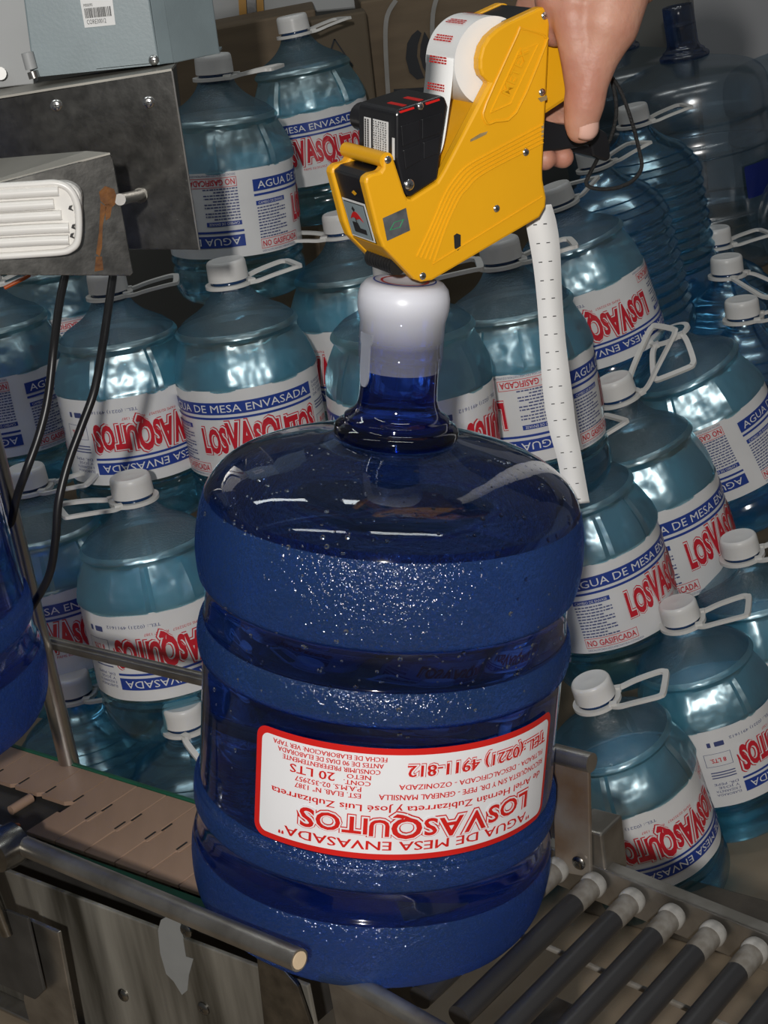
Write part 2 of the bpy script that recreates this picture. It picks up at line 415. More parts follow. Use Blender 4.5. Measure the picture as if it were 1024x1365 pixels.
def modB(ph):
    def fn(r, z, a):
        if 0.206 < z < 0.262: r *= 1 + 0.014*sin(4*a+ph)
        if 0.03 < z < 0.21: r *= 1 - 0.02*sm((abs(sin(a*2+ph))-0.9)*8)
        return r
    return fn
def body_mesh(name, prof, mod, m1):
    pr = dense(smoothprof(prof, 2), 0.0045)
    v, f = lathe(pr, 96, mod)
    o = obj(name, v, f, [M[m1], M['pet_frost'], M['pet_panel']], None, True, None, 28)
    n = len(pr) - 1
    idx = [(0 if m1 != 'pet_clear' else 1 if pr[j][1] > 0.2475 else 2 if 0.182 < pr[j][1] < 0.2475 else 0) for j in range(n) for k in range(96)] + [0, 0]
    o.data.polygons.foreach_set('material_index', idx)
    me = o.data; bpy.data.objects.remove(o); return me
BODY = [body_mesh('body', PROF, modA(0.3, 8), 'pet_clear'), body_mesh('body', PROF, modA(1.1, 7), 'pet_clear'), body_mesh('body', PROF, modA(2.0, 10), 'pet_clear')]
BODYR = [body_mesh('body', PROF2, modB(0.2), 'pet_plain')]
def drop(o): me = o.data; bpy.data.objects.remove(o); return me
# neck: dark blue threaded finish
v, f = lathe([(0.0225, 0.292), (0.0232, 0.300), (0.0225, 0.301), (0.0225, 0.306), (0.0235, 0.3075), (0.0225, 0.309), (0.0225, 0.318)], 32)
mat('neck_blue', (0.012, 0.045, 0.13), 0.15, var=0.1, coat=0.5)
NECK = drop(obj('neck', v, f, M['neck_blue'], None, True, None, 60))
# cap with knurled skirt
mb = MB()
def kn(r, z, a): return r + (0.0006 if z < 0.322 and int(round(a/(2*pi)*120)) % 2 else 0.0)
v, f = lathe([(0.0245, 0.3045), (0.0254, 0.305), (0.0254, 0.322), (0.0254, 0.3222), (0.0250, 0.3265), (0.0238, 0.3290), (0.0222, 0.3300), (0.0208, 0.3297), (0.006, 0.3294), (0.002, 0.3298)], 120, kn)
mb.add(v, f); CAPM = drop(mb.build('cap', M['white_plastic'], None, True, 40))
# tamper ring + carrying loop
def handle_mesh(L=0.088, W=0.058, rise=0.006, bend=0.0):
    mb = MB()
    v, f = sweep([(0.0275*cos(2*pi*k/36), 0.0275*sin(2*pi*k/36), 0.2985) for k in range(36)], rect(0.0045, 0.007), (0, 0, 1), True); mb.add(v, f)
    pts = [(0.020, W*0.30, 0.2985), (0.032, W*0.40, 0.299), (0.05, W*0.46, 0.300+rise*.4), (L-0.010, W*0.5, 0.300+rise), (L-0.002, W*0.46, 0.300+rise), (L+0.001, W*0.36, 0.300+rise)]
    pts = pts + [(x, -y, z) for x, y, z in reversed(pts)]
    pts = [(x, y, z + bend*max(0, x-0.025)) for x, y, z in pts]
    v, f = sweep(curve(pts, 4), rect(0.0040, 0.0075), (0, 0, 1)); mb.add(v, f)
    for s in (-1, 1):
        v, f = box((0.024, s*W*0.31, 0.2995), X*0.005, Y*0.004, Z*0.0035); mb.add(v, f)
    o = fixnormals(mb.build('handle', M['handle_plastic'], None, True, 35)); return drop(o)
HANDLE = {'flat': handle_mesh(), 'low': handle_mesh(rise=-0.004, bend=-0.35), 'up': handle_mesh(L=0.095, W=0.062, bend=0.75)}
# wrap-around label: an upright half and the same half upside down
LR = 0.0928; LZ0, LZ1 = 0.068, 0.184
LH = LZ1 - LZ0; LC = (LZ0 + LZ1) / 2
def deg(a): return radians(a) * LR
lv, lf = [], []
nr, ns = 8, 96
for j in range(nr + 1):
    for k in range(ns):
        a = 2*pi*k/ns; z = LZ0 + LH*j/nr
        rr = LR + 0.00035*sin(5*a + 7*j) + 0.0003*sin(11*a - 5*j)
        lv.append((rr*sin(a), -rr*cos(a), z))
for j in range(nr):
    for k in range(ns): lf.append((j*ns+k, j*ns+(k+1) % ns, (j+1)*ns+(k+1) % ns, (j+1)*ns+k))
LABEL = drop(obj('label', lv, lf, M['label_paper'], None, True))
WORD = 'LOSVASQUITOS'
SCL = [1.0, 0.98, 1.02, 1.18, 1.12, 1.0, 1.22, 0.98, 0.95, 0.98, 1.0, 1.12]
BAS = [0.0, 0.0, 0.02, 0.04, 0.12, 0.06, -0.02, 0.10, 0.05, 0.02, 0.0, -0.03]
def label_layers():
    blue, red, navy, white = MB(), MB(), MB(), MB()
    def put(mb, vf, rad, flipped):
        v, f = vf
        if flipped: mb.add(wrap(v, rad, LC, 0, True), f)
        else: mb.add(wrap(v, rad, LC), f)
    T = LH/2
    for fl_ in (False, True):
        put(blue, quad2d(deg(6), T-0.031, deg(150), T-0.015, 40), LR+0.0008, fl_)
        put(blue, quad2d(deg(6), T-0.0375, deg(150), T-0.0345, 40), LR+0.0008, fl_)
        put(blue, quad2d(deg(7), T-0.050, deg(37), T-0.044, 10), LR+0.0008, fl_)
        v, f = text_fit('AGUA DE MESA ENVASADA', deg(136), 0.0098, 0.0)
        put(white, ([(x+deg(10), y+T-0.0278) for x, y in v], f), LR+0.0014, fl_)
        v, f = text_fit('CAMBIO DE ENVASE', deg(26), 0.0035, 0.0)
        put(white, ([(x+deg(9), y+T-0.0488) for x, y in v], f), LR+0.0014, fl_)
        rnd = random.Random(3)
        for i in range(11):
            y = T - 0.0545 - i*0.0040
            x = deg(7.5)
            while x < deg(37 if i % 3 else 27):
                ww = rnd.uniform(0.002, 0.006); put(navy, quad2d(x, y, min(x+ww, deg(37)), y+0.0017, 2), LR+0.0008, fl_); x += ww + 0.001
        v, f = text_fit('NO GASIFICADA', deg(40), 0.0078, 0.02)
        put(red, ([(x+deg(9), y+T-0.1065) for x, y in v], f), LR+0.0010, fl_)
        for (a, b_, c, d_) in ((7.5, -0.1090, 50.5, -0.1083), (7.5, -0.0967, 50.5, -0.0960), (7.5, -0.1090, 7.9, -0.0960), (50.1, -0.1090, 50.5, -0.0960)):
            put(red, quad2d(deg(a), T+b_, deg(c), T+d_, 12), LR+0.0010, fl_)
        v, f = text_fit('DESCALCIFICADA-DESCARBONATADA-OZONIZADA', deg(46), 0.0026, 0.0)
        put(navy, ([(x+deg(8), y+T-0.1135) for x, y in v], f), LR+0.0008, fl_)
        # brand word: red outline, white, red
        for off, mb_, rr in ((0.10, red, 0.0009), (0.075, white, 0.0014), (0.042, red, 0.0019)):
            v, f = wavy_logo(WORD, deg(100), 0.031, off, SCL, BAS, 0.035)
            put(mb_, ([(x+deg(49), y+T-0.0805) for x, y in v], f), LR+rr, fl_)
        v, f = text_fit('PAMS 02/352957   RAE Nº 1387', deg(46), 0.0034, 0.0)
        put(red, ([(x+deg(76), y+T-0.0900) for x, y in v], f), LR+0.0008, fl_)
        v, f = text_fit('TEL.: (0221) 4911612', deg(44), 0.0040, 0.0)
        put(navy, ([(x+deg(108), y+T-0.1015) for x, y in v], f), LR+0.0008, fl_)
        for i, s in enumerate(('ELABORADA', 'E RIZARRETA', 'Y JOSE', 'DR. PEPE')):
            v, f = text_fit(s, deg(20 - 3*(i == 2)), 0.0034, 0.0)
            put(navy, ([(x+deg(154), y+T-0.0205-i*0.0055) for x, y in v], f), LR+0.0008, fl_)
        for i in range(3): put(navy, quad2d(deg(154), T-0.046-i*0.004, deg(174), T-0.0445-i*0.004, 4), LR+0.0008, fl_)
        for (a, b_, c, d_) in ((154, -0.082, 176, -0.0815), (154, -0.063, 176, -0.0625), (154, -0.082, 154.4, -0.0625), (175.6, -0.082, 176, -0.0625)):
            put(navy, quad2d(deg(a), T+b_, deg(c), T+d_, 6), LR+0.0008, fl_)
        v, f = text_fit('8 LTS.', deg(13), 0.0062, 0.02)
        put(red, ([(x+deg(159), y+T-0.0745) for x, y in v], f), LR+0.0010, fl_)
        v, f = roundrect2d(deg(157), T-0.099, deg(165), T-0.092, 0.001, 3); put(navy, (v, f), LR+0.0008, fl_)
        v, f = roundrect2d(deg(168), T-0.099, deg(171), T-0.092, 0.001, 3); put(navy, (v, f), LR+0.0008, fl_)
    return [(mb.build(n, M[mm]), n) for mb, n, mm in ((blue, 'blue_bar', 'print_blue'), (red, 'red_lettering', 'print_red'), (navy, 'fine_print', 'print_navy'), (white, 'white_lettering', 'print_white'))]
LAYERS = [(drop(o), n) for o, n in label_layers()]

def link(name, me, parent, rz=0.0):
    o = bpy.data.objects.new(name, me); COL.objects.link(o); o.parent = parent; o.rotation_euler = (0, 0, rz); return o
NB = [0]
def bottle(top, label, lean=0.0, back=0.0, yaw=0.0, hyaw=0.0, hk='flat', kind='label', group='eight litre water bottles stacked behind the conveyor', cap=True, zs=1.0, s=1.0):
    """top: centre of the cap top; lean: degrees towards image left; back: degrees away from the camera"""
    ax = Vector((-math.tan(radians(lean)), math.tan(radians(back)), 1)).normalized()
    base = Vector(top) - ax*HB*zs*s
    fy = -Y; xx = (-fy).cross(ax).normalized(); yy = ax.cross(xx)
    Mx = Matrix(((xx.x, yy.x, ax.x, base.x), (xx.y, yy.y, ax.y, base.y), (xx.z, yy.z, ax.z, base.z), (0, 0, 0, 1)))
    # turn so that local -y looks at the camera
    tocam = (CAM - base); l = Mx.to_3x3().inverted() @ tocam; face = atan2(l.x, -l.y)
    Mx = Mx @ Matrix.Rotation(face, 4, 'Z') @ Matrix.Diagonal((s, s, s*zs, 1))
    e = empty('water_bottle', Mx); tag(e, label, 'bottle', group)
    i = NB[0]; NB[0] += 1
    link('body', (BODY[i % 3] if kind == 'label' else BODYR[0]), e, radians(37*i))
    if cap:
        for n, me, rz in (('neck', NECK, 0), ('cap', CAPM, i*0.7)):
            o = link(n, me, e, rz); o.scale.z = 1/zs; o.location.z = HB*(1 - 1/zs)
    if hk:
        o = link('handle', HANDLE[hk], e, radians(hyaw)); o.scale.z = 1/zs; o.location.z = HB*(1 - 1/zs)
    if kind == 'label':
        lb = link('label', LABEL, e, radians(yaw))
        for me, n in LAYERS: link(n, me, lb)['kind'] = 'stuff'
    return e
L0, L1_, L2_, L3_ = 0.390, 0.668, 0.880, 1.115     # heights of the cap tops of the four layers
def at(x, y, ztop): return onz(x, y, ztop)
# hyaw: 0 = towards image right, 90 = away, -90 = towards the camera, 180 = left
bottle(at(300, 346, L2_), 'water bottle with upright label and blue bar, cap just below the steel plate corner', yaw=-94, hyaw=15)
bottle(at(140, 362, L2_), 'water bottle behind the two black cables, big red word upside down on its label', yaw=112, hyaw=-5, lean=-1)
bottle(at(172, 633, L1_), 'water bottle crossed by the steel guide rail, upside down red word on its label', yaw=107, hyaw=190, hk='flat')
bottle(at(242, 938, L0), 'low water bottle with white cap right beside the big jug above the tan chain', yaw=60, hyaw=-60, hk='low', kind='plain')
bottle(at(92, 898, L0+.01), 'low water bottle half behind the slanting steel post, its loop handle pointing right', yaw=30, hyaw=-25, kind='plain')
bottle(at(33, 622, L1_-.01), 'water bottle at far left behind the slanting post, upright red letters on label', yaw=-85, hyaw=-25)
bottle(at(-28, 352, L2_), 'water bottle cut by the left photo edge, start of blue bar and fine print showing', yaw=8, hyaw=0)
bottle(at(283, 72, L3_), 'top row water bottle beside the dark steel plate, fine print and half upside down label', yaw=14, hyaw=-20, lean=-3)
bottle(at(388, 20, L3_+.01), 'rearmost top row water bottle, cap against the brown cardboard boxes', yaw=-95, hyaw=20, hk='flat', lean=3)
bottle(at(452, 283, L2_), 'water bottle squeezed behind the tip of the yellow label gun', yaw=40, hyaw=170, lean=1)
bottle(P(526, 335, 1.77), 'nearest water bottle, directly behind the neck of the big blue jug', yaw=182, hyaw=0, lean=-2)
bottle(at(664, 318, L2_-.01), 'water bottle behind the hanging white paper tape, cut off red box on its label', yaw=30, hyaw=5, lean=3)
bottle(P(737, 247, 2.42), 'leaning labelled water bottle right of the paper tape, upside down red word', yaw=100, hyaw=60, lean=12)
bottle(P(787, 196, 2.64), 'label-free ribbed water bottle whose cap is behind the black trigger lever', yaw=0, hyaw=30, lean=9, kind='plain', s=1.04)
bottle(P(842, 140, 2.84), 'label-free ribbed water bottle with cap seen through the lanyard cord loop', yaw=0, hyaw=15, lean=5, kind='plain', s=1.06)
bottle(P(953, 303, 2.94), 'uppermost of three white capped bottles in the column at right photo edge', yaw=0, hyaw=20, kind='plain', s=1.07)
bottle(P(968, 341, 2.78), 'middle of three white capped bottles in the column at right photo edge', yaw=0, hyaw=-35, kind='plain', hk='low', s=1.06)
bottle(P(988, 398, 2.62), 'lowest and largest of three white capped bottles at right photo edge', yaw=0, hyaw=-10, kind='plain', lean=2, s=1.06)
bottle(P(816, 503, 2.26), 'leaning water bottle with big raised handle loop beside the end of the paper tape', yaw=-36, hyaw=25, hk='up', lean=12, zs=1.14, s=1.03)
bottle(P(880, 420, 2.42), 'strongly leaning water bottle behind the raised handle loop, fine print label', yaw=14, hyaw=-100, hk='low', lean=19, cap=False, s=1.05)
bottle(P(738, 572, 2.09), 'leaning water bottle half hidden by the right edge of the big blue jug', yaw=-34, hyaw=25, hk='flat', lean=10, zs=1.05)
bottle(P(983, 714, 2.23), 'water bottle cut by the right photo edge, white cap below the leaning bottles', yaw=90, hyaw=-10, lean=8, s=1.0)
bottle(P(902, 802, 2.08), 'water bottle on the floor at right showing a red 8 LTS box on its label', yaw=160, hyaw=-12, lean=10, s=0.96)
bottle(P(786, 906, 1.96), 'front right water bottle standing behind the rollers beside the upright steel bracket', yaw=118, hyaw=-18, lean=12, back=-2, s=0.96)
# bottles further back that show between the front ones
for (x, y, z, ya, le, lab) in ((-0.44, 2.52, 0.585, 30, 0, 'dim water bottle under the lamp bracket, mostly hidden'),
                          (-0.12, 2.00, 0.27, 70, 0, 'water bottle seen only through the left half of the big jug'),
                          (0.09, 2.02, 0.27, 120, 2, 'water bottle seen only through the right half of the big jug'),
                          (0.07, 1.86, 0.066, 60, 0, 'low water bottle seen through the lower right of the big jug'),
                          (-0.11, 1.87, 0.066, 60, 0, 'low water bottle seen through the lower left of the big jug')):
    bottle(Vector((x, y, z + HB)), lab, yaw=ya, hyaw=20, lean=le)

# ------------------------------------------------------------------ big blue jug on the conveyor
JB = P(491, 1197, 1.27); JT = P(540, 372, 1.112)
JH = (JT - JB).length
ax = (JT - JB).normalized(); xx = Y.cross(ax).normalized(); yy = ax.cross(xx)
JM = Matrix(((xx.x, yy.x, ax.x, JB.x), (xx.y, yy.y, ax.y, JB.y), (xx.z, yy.z, ax.z, JB.z), (0, 0, 0, 1)))
JS = JH / 0.48
JPROF = [(0.085, 0.012), (0.100, 0.002), (0.112, 0.0), (0.124, 0.007), (0.132, 0.022), (0.1355, 0.045), (0.1345, 0.062), (0.1315, 0.068), (0.1315, 0.086), (0.1345, 0.091), (0.1345, 0.107), (0.1310, 0.112),
         (0.1305, 0.206), (0.1335, 0.211), (0.1350, 0.222), (0.1330, 0.233), (0.1300, 0.238), (0.1300, 0.262), (0.1345, 0.268), (0.1372, 0.285), (0.1368, 0.303), (0.1340, 0.321), (0.127, 0.336), (0.114, 0.347), (0.096, 0.3545), (0.075, 0.3605), (0.055, 0.3655), (0.042, 0.370)]
JNECK = [(0.036, 0.368), (0.042, 0.370), (0.0435, 0.374), (0.042, 0.378), (0.037, 0.381), (0.0365, 0.384), (0.0335, 0.386), (0.030, 0.389), (0.0275, 0.395), (0.0268, 0.404), (0.0268, 0.425), (0.0275, 0.428), (0.0268, 0.432), (0.0265, 0.458), (0.023, 0.459)]
CAPPROF = [(0.0282, 0.419), (0.0284, 0.425), (0.0290, 0.427), (0.0290, 0.452), (0.0305, 0.457), (0.0312, 0.462), (0.0312, 0.468), (0.0298, 0.474), (0.0265, 0.4778), (0.022, 0.479), (0.018, 0.4785), (0.010, 0.4765), (0.003, 0.476)]
def jugparts(root, body_m, frost_m, neck_m, dome_m=None):
    pr = dense(smoothprof(JPROF, 3), 0.004)
    v, f = lathe(pr, 96, lambda r, z, a: r*(1 + (0.004*sin(2*a+0.6)*sm((z-0.29)/0.03) if z > 0.29 else 0)), (True, True))
    n = len(pr) - 1
    def fz(z): return z < 0.060 or 0.089 < z < 0.109 or 0.209 < z < 0.235 or 0.266 < z < 0.328
    idx = [1 if fz((pr[j][1]+pr[j+1][1])/2) else 0 for j in range(n) for k in range(96)] + [1, 0]
    if dome_m:
        idx = [2 if (k // 96 < n and pr[min(k//96, n-1)][1] > 0.331) else i_ for k, i_ in enumerate(idx)]
    o = obj('body', v, f, [body_m, frost_m, dome_m or body_m], root, True, idx)
    nk = smoothprof(JNECK, 2); v, f = lathe(nk, 64); obj('neck', v, f, neck_m, root, True, None, 60)
    return o
JM = JM @ Matrix.Scale(JS, 4)
jug = empty('water_jug', JM)
tag(jug, 'large full blue water jug with red bordered sticker standing on the conveyor', 'water jug')
jugparts(jug, M['jug_blue'], M['jug_frost'], M['jug_neck'], M['jug_dome'])
v, f = lathe(CAPPROF, 64, None, (False, True)); jc = obj('cap', v, f, M['cap_film'], jug, True)
jc['label'] = 'milky snap-on cap'
# pull tab
tb = []
for k in range(15):
    a = -1.12; hz = 0.445 - k*0.0026
    wd = 0.0048 if k < 12 else 0.0048*sqrt(max(0.02, 1-((k-11)/3.2)**2))
    wd *= 1.35 if k < 3 else 1
    tb.append((wd, hz))
mb = MB()
for r_, o_ in ((0.0300, 1), (0.0286, -1)):
    vv = []
    for wd, hz in tb:
        for s in (-1, 1): vv.append((r_*sin(-1.02 + s*wd/0.029), -r_*cos(-1.02 + s*wd/0.029), hz))
    mb.add(vv, [(2*i, 2*i+1, 2*i+3, 2*i+2) for i in range(len(tb)-1)])
n_ = 2*len(tb)
for i in range(len(tb)-1):
    mb.f += [(2*i, 2*i+2, n_+2*i+2, n_+2*i), (2*i+1, n_+2*i+1, n_+2*i+3, 2*i+3)]; mb.i += [0, 0]
fixnormals(mb.build('pull_tab', M['tab_film'], jc, True, 40))
# printed peel sticker on top of the cap
v, f = lathe([(0.0215, 0.4794), (0.0205, 0.4796)], 48, None, (False, False)); obj('cap_print', v, f, M['print_blue'], jc)
v, f = lathe([(0.0165, 0.4790), (0.0150, 0.4790)], 48, None, (False, False)); obj('cap_print', v, f, M['print_red'], jc)
# the label, applied upside down
SR = 0.1322; SW, SH = 0.236, 0.083; SA = radians(9); SZc = 0.155
def put2(mb, vf, rad):
    v, f = vf; mb.add(wrap(v, rad, SZc, SA, True), f)
mbR, mbW, mbT, mbW2 = MB(), MB(), MB(), MB()
put2(mbR, roundrect2d(-SW/2, -SH/2, SW/2, SH/2, 0.009, 40), SR)
put2(mbW, roundrect2d(-SW/2+.0045, -SH/2+.0045, SW/2-.0045, SH/2-.0045, 0.006, 40), SR+0.0004)
def line(s, x0, x1, y, h, off=0.004, mb=None, rr=0.0008):
    v, f = text_fit(s, x1-x0, h, 0.0)
    for k, sx in enumerate((0.0, h*0.07)): put2(mb or mbT, ([(a+x0+sx, b_+y) for a, b_ in v], f), SR+rr+0.0001*k)
line('"AGUA DE MESA ENVASADA"', -0.096, 0.097, 0.0272, 0.0068, 0.0)
for off, mb_, rr in ((0.10, mbT, 0.0008), (0.07, mbW2, 0.0013), (0.02, mbT, 0.0018)):
    v, f = wavy_logo(WORD, 0.172, 0.0125, off, SCL, BAS, 0.05); put2(mb_, ([(a-0.090, b_+0.0095) for a, b_ in v], f), SR+rr)
line('de Ariel Hernán Zubizarreta y José Luis Zubizarreta', -0.106, 0.104, 0.0005, 0.0050, 0.008)
line('RECONQUISTA S/N Y DR. PEPE - GENERAL MANSILLA', -0.108, 0.028, -0.0080, 0.0040, 0.004)
line('FILTRADA - DESCALCIFICADA - OZONIZADA', -0.107, 0.015, -0.0155, 0.0038, 0.004)
for off, mb_, rr in ((0.085, mbT, 0.0008), (0.058, mbW2, 0.0013), (0.0, mbT, 0.0018), (0.0, mbT, 0.0019)): 
    v, f = text_fit('TEL.:(0221) 4911-812', 0.118, 0.0085, off); put2(mb_, ([(a-0.108+(0.0006 if rr > 0.00185 else 0), b_-0.0300) for a, b_ in v], f), SR+rr)
line('EST. ELAB. N° 1387', 0.040, 0.086, -0.0075, 0.0036)
line('P.A.M.S. 02-352957', 0.040, 0.086, -0.0125, 0.0036)
line('CONT.', 0.034, 0.052, -0.0168, 0.0033, 0.01); line('NETO', 0.034, 0.050, -0.0213, 0.0033, 0.01)
line('20 LTS', 0.058, 0.090, -0.0205, 0.0062, 0.012)
line('CONSUMIR PREFERENTEMENTE', 0.028, 0.096, -0.0258, 0.0034)
line('ANTES DE 90 DIAS DE ELABORADA', 0.026, 0.100, -0.0305, 0.0034)
line('FECHA DE ELABORACION: VER TAPA', 0.024, 0.104, -0.0352, 0.0034)
# backing layers of the sticker, a subdivided bent sheet with a little thickness
st = mbR.build('sticker', M['sticker_red'], jug, True); st['label'] = 'upside down white sticker with red border'
mbW.build('sticker_face', M['sticker_white'], st, True)
mbT.build('red_lettering', M['sticker_red'], st)['kind'] = 'stuff'; mbW2.build('white_outline', M['sticker_white'], st)['kind'] = 'stuff'
# condensation droplets
mb = MB(); rnd = random.Random(11)
prd = dense(smoothprof(JPROF, 3), 0.002)
for _ in range(330):
    u_ = rnd.random()
    z = rnd.uniform(0.325, 0.366) if u_ < 0.5 else (rnd.uniform(0.236, 0.266) if u_ < 0.7 else rnd.uniform(0.112, 0.33))
    a = rnd.uniform(-1.35, 1.35)
    j = min(range(1, len(prd)-1), key=lambda q: abs(prd[q][1]-z)); r_, z_ = prd[j]
    tz = Vector((prd[j+1][0]-prd[j-1][0], prd[j+1][1]-prd[j-1][1])); nn = Vector((tz.y, -tz.x)).normalized()
    n3 = Vector((nn.x*sin(a), -nn.x*cos(a), nn.y)); c = Vector((r_*sin(a), -r_*cos(a), z_))
    if abs(a-SA) < 0.92 and abs(z_-SZc) < 0.044: continue
    s = rnd.choice((0.0006, 0.0008, 0.0008, 0.001, 0.0013, 0.0018))
    q = Z.rotation_difference(n3).to_matrix()
    v, f = lathe([(s, 0), (s*0.85, s*0.35), (s*0.4, s*0.6)], 8)
    mb.add([q @ Vector(p) + c for p in v], f)
dr = mb.build('droplets', M['droplet'], jug, True); dr['kind'] = 'stuff'

# second full jug at the left photo edge
def copy_jug(x, y, d, label, tilt, scale=1.0, mats=('jug_blue', 'jug_frost', 'jug_neck'), group=None, cap=False):
    b_ = P(x, y, d); axx = tilt.normalized(); x_ = Y.cross(axx).normalized(); y_ = axx.cross(x_)
    Mx = Matrix(((x_.x, y_.x, axx.x, b_.x), (x_.y, y_.y, axx.y, b_.y), (x_.z, y_.z, axx.z, b_.z), (0, 0, 0, 1))) @ Matrix.Scale(scale, 4)
    e = empty('water_jug', Mx); tag(e, label, 'water jug', group)
    jugparts(e, *[M[k] for k in mats]); return e
lj = copy_jug(-135, 985, 1.40, 'dark blue water jug cut by the left photo edge on the chain', Vector((0.0, 0.0, 1)))

# ------------------------------------------------------------------ chain conveyor
CA = radians(-41.5)
D_ = Vector((cos(CA), sin(CA), 0)); C_ = Vector((-sin(CA), cos(CA), 0))
ZC = 0.57
def sc(p): q = Vector(p) - Vector((0, 0, 0)); return q.dot(D_), q.dot(C_)
def cv(s, c, z): return D_*s + C_*c + Z*z
s0, cfar = sc(onz(71.8, 1013.5, ZC)); _, cnear = sc(onz(149.4, 1148.3, ZC))
conv = empty('chain_conveyor', cv(s0, (cfar+cnear)/2, 0)); conv_o = conv.matrix_world.translation.copy()
tag(conv, 'chain conveyor with tan plates, green guides and stained metal side frame', 'conveyor')
def cobj(o):
    """parent to the conveyor keeping world place"""
    o.parent = conv; o.matrix_parent_inverse = conv.matrix_world.inverted(); return o
send, _ = sc(onz(234, 1177, ZC))
pitch = 0.0379
WCH = cfar - cnear
# chain plate: outline with hinge fingers, 4 mm thick
def plate_mesh(full=True):
    g = 0.0011; p = pitch; W_ = WCH
    a0, a1 = (0.0 if full else W_*0.50), W_
    m0, m1 = W_*0.36, W_*0.56
    e = 0.004
    pts = [(0, a0)] + ([(0, m0), (e, m0), (e, m1), (0, m1)] if full else [(0, m1)]) + [(0, a1), (p-g, a1)] + [(p-g, m1), (p-g+e*0.8, m1), (p-g+e*0.8, m0), (p-g, m0)][:4 if full else 2] + ([(p-g, a0)] if full else [(p-g+e*.8, a0+.006), (p-g-.006, a0)])
    pts = [D_*x + C_*y for x, y in pts]
    v, f = prism(pts, Z*0, Z*-0.004); o = fixnormals(obj('chain_plate', v, f, M['chain_tan'])); bevel(o, 0.0005, 1); return drop_keep(o)
def drop_keep(o): return o
plF = plate_mesh(True); plH = plate_mesh(False)
kfirst = -6
for k in range(kfirst, 16):
    s = s0 + (k-1)*pitch + 0.002
    if s > send + 0.18: break
    full = (s0 + k*pitch) > sc(onz(30, 1112, ZC))[0]
    srcp = plF if full else plH
    o = bpy.data.objects.new('chain_plate', srcp.data); COL.objects.link(o); bevel(o, 0.0005, 1)
    o.location = cv(s, cnear, ZC); cobj(o)
    # hinge slots
    for (cc, ds) in ((0.44, 0.0), (0.60, 0.004)):
        v, f = box((0, 0, 0), D_*0.0009, C_*0.0062, Z*0.0002)
        if not full and cc < 0.5: continue
        h = obj('hinge_slot', v, f, M['dark_void'], None); h.location = cv(s + pitch - 0.0022 + ds, cnear + WCH*cc, ZC + 0.0002); h.parent = o; h.matrix_parent_inverse = Matrix.Translation(o.location).inverted() if False else Matrix.Identity(4); h.location = D_*(pitch - 0.0022 + ds) + C_*(WCH*cc) + Z*0.0003
bpy.data.objects.remove(plF); bpy.data.objects.remove(plH)
sA, sB = s0 - 0.30, send + 0.10
def cbox(name, s_a, s_b, c_a, c_b, z_a, z_b, m, bev=0.001):
    o = box_obj(name, cv((s_a+s_b)/2, (c_a+c_b)/2, (z_a+z_b)/2), D_*(abs(s_b-s_a)/2), C_*(abs(c_b-c_a)/2), Z*(abs(z_b-z_a)/2), M[m], None, bev); return cobj(o)
# pale chain edge bed just below the plates, visible in the gaps
cbox('chain_bed', sc(onz(30, 1112, ZC))[0]+0.006, sB-0.11, cnear+0.003, cfar-0.003, ZC-0.010, ZC-0.0035, 'chain_edge', 0)
cbox('guide_strip', sA, sB, cnear-0.017, cnear-0.002, ZC-0.012, ZC-0.003, 'guide_green')
cbox('guide_strip', sA, sB, cfar+0.0005, cfar+0.005, ZC-0.012, ZC+0.001, 'guide_green')
cbox('guide_bed', sA, sB+0.02, cnear-0.002, cfar+0.001, ZC-0.030, ZC-0.0105, 'frame_dark')
# hinge pin and bead in the gap at left
pa = onz(28, 1072, ZC-0.004); cobj(tube('hinge_pin', [pa - C_*0.012, pa + C_*0.012], 0.0045, M['chain_tan']))
bd = onz(21, 1102, ZC-0.003); v, f = lathe([(0.0045, 0), (0.004, 0.0015), (0.002, 0.0025)], 12); cobj(obj('bead', [Vector(q)+bd for q in v], f, M['orange_bead'], None, True))
# near side frame
cf = cnear - 0.030
sE, _ = sc(onz(420, 1330, ZC-0.06)); 
cbox('side_frame', sA, send+0.165, cf-0.002, cf+0.002, ZC-0.165, ZC-0.020, 'frame_paint')
cbox('frame_lip', sA, send+0.18, cf-0.018, cf, ZC-0.169, ZC-0.165, 'bracket_steel')
cbox('far_frame', sA, send+0.14, cfar+0.006, cfar+0.009, ZC-0.15, ZC-0.012, 'frame_dark')
cbox('inner_beam', sA, send+0.10, cnear+0.02, cfar-0.02, ZC-0.12, ZC-0.05, 'frame_dark')
NF = -C_
def onframe(x, y, off=0.0): return onplane(x, y, cv(0, cf-0.002-off, 0), C_)
for (x, y) in ((249, 1240), (272, 1344), (165, 1326)):
    cobj(bolt('bolt', onframe(x, y), NF, 0.006, 0.003, M['dull_steel'], None))
# bare metal patch where the paint peeled
pt = [(215, 1226), (222, 1222), (240, 1228), (244, 1250), (248, 1275), (258, 1278), (252, 1300), (250, 1320), (243, 1326), (232, 1308), (222, 1298), (214, 1270), (211, 1240)]
cobj(prism_obj('peeled_patch', [onframe(x, y) for x, y in pt], NF*-0.0005, NF*0.0004, M['bare_patch']))
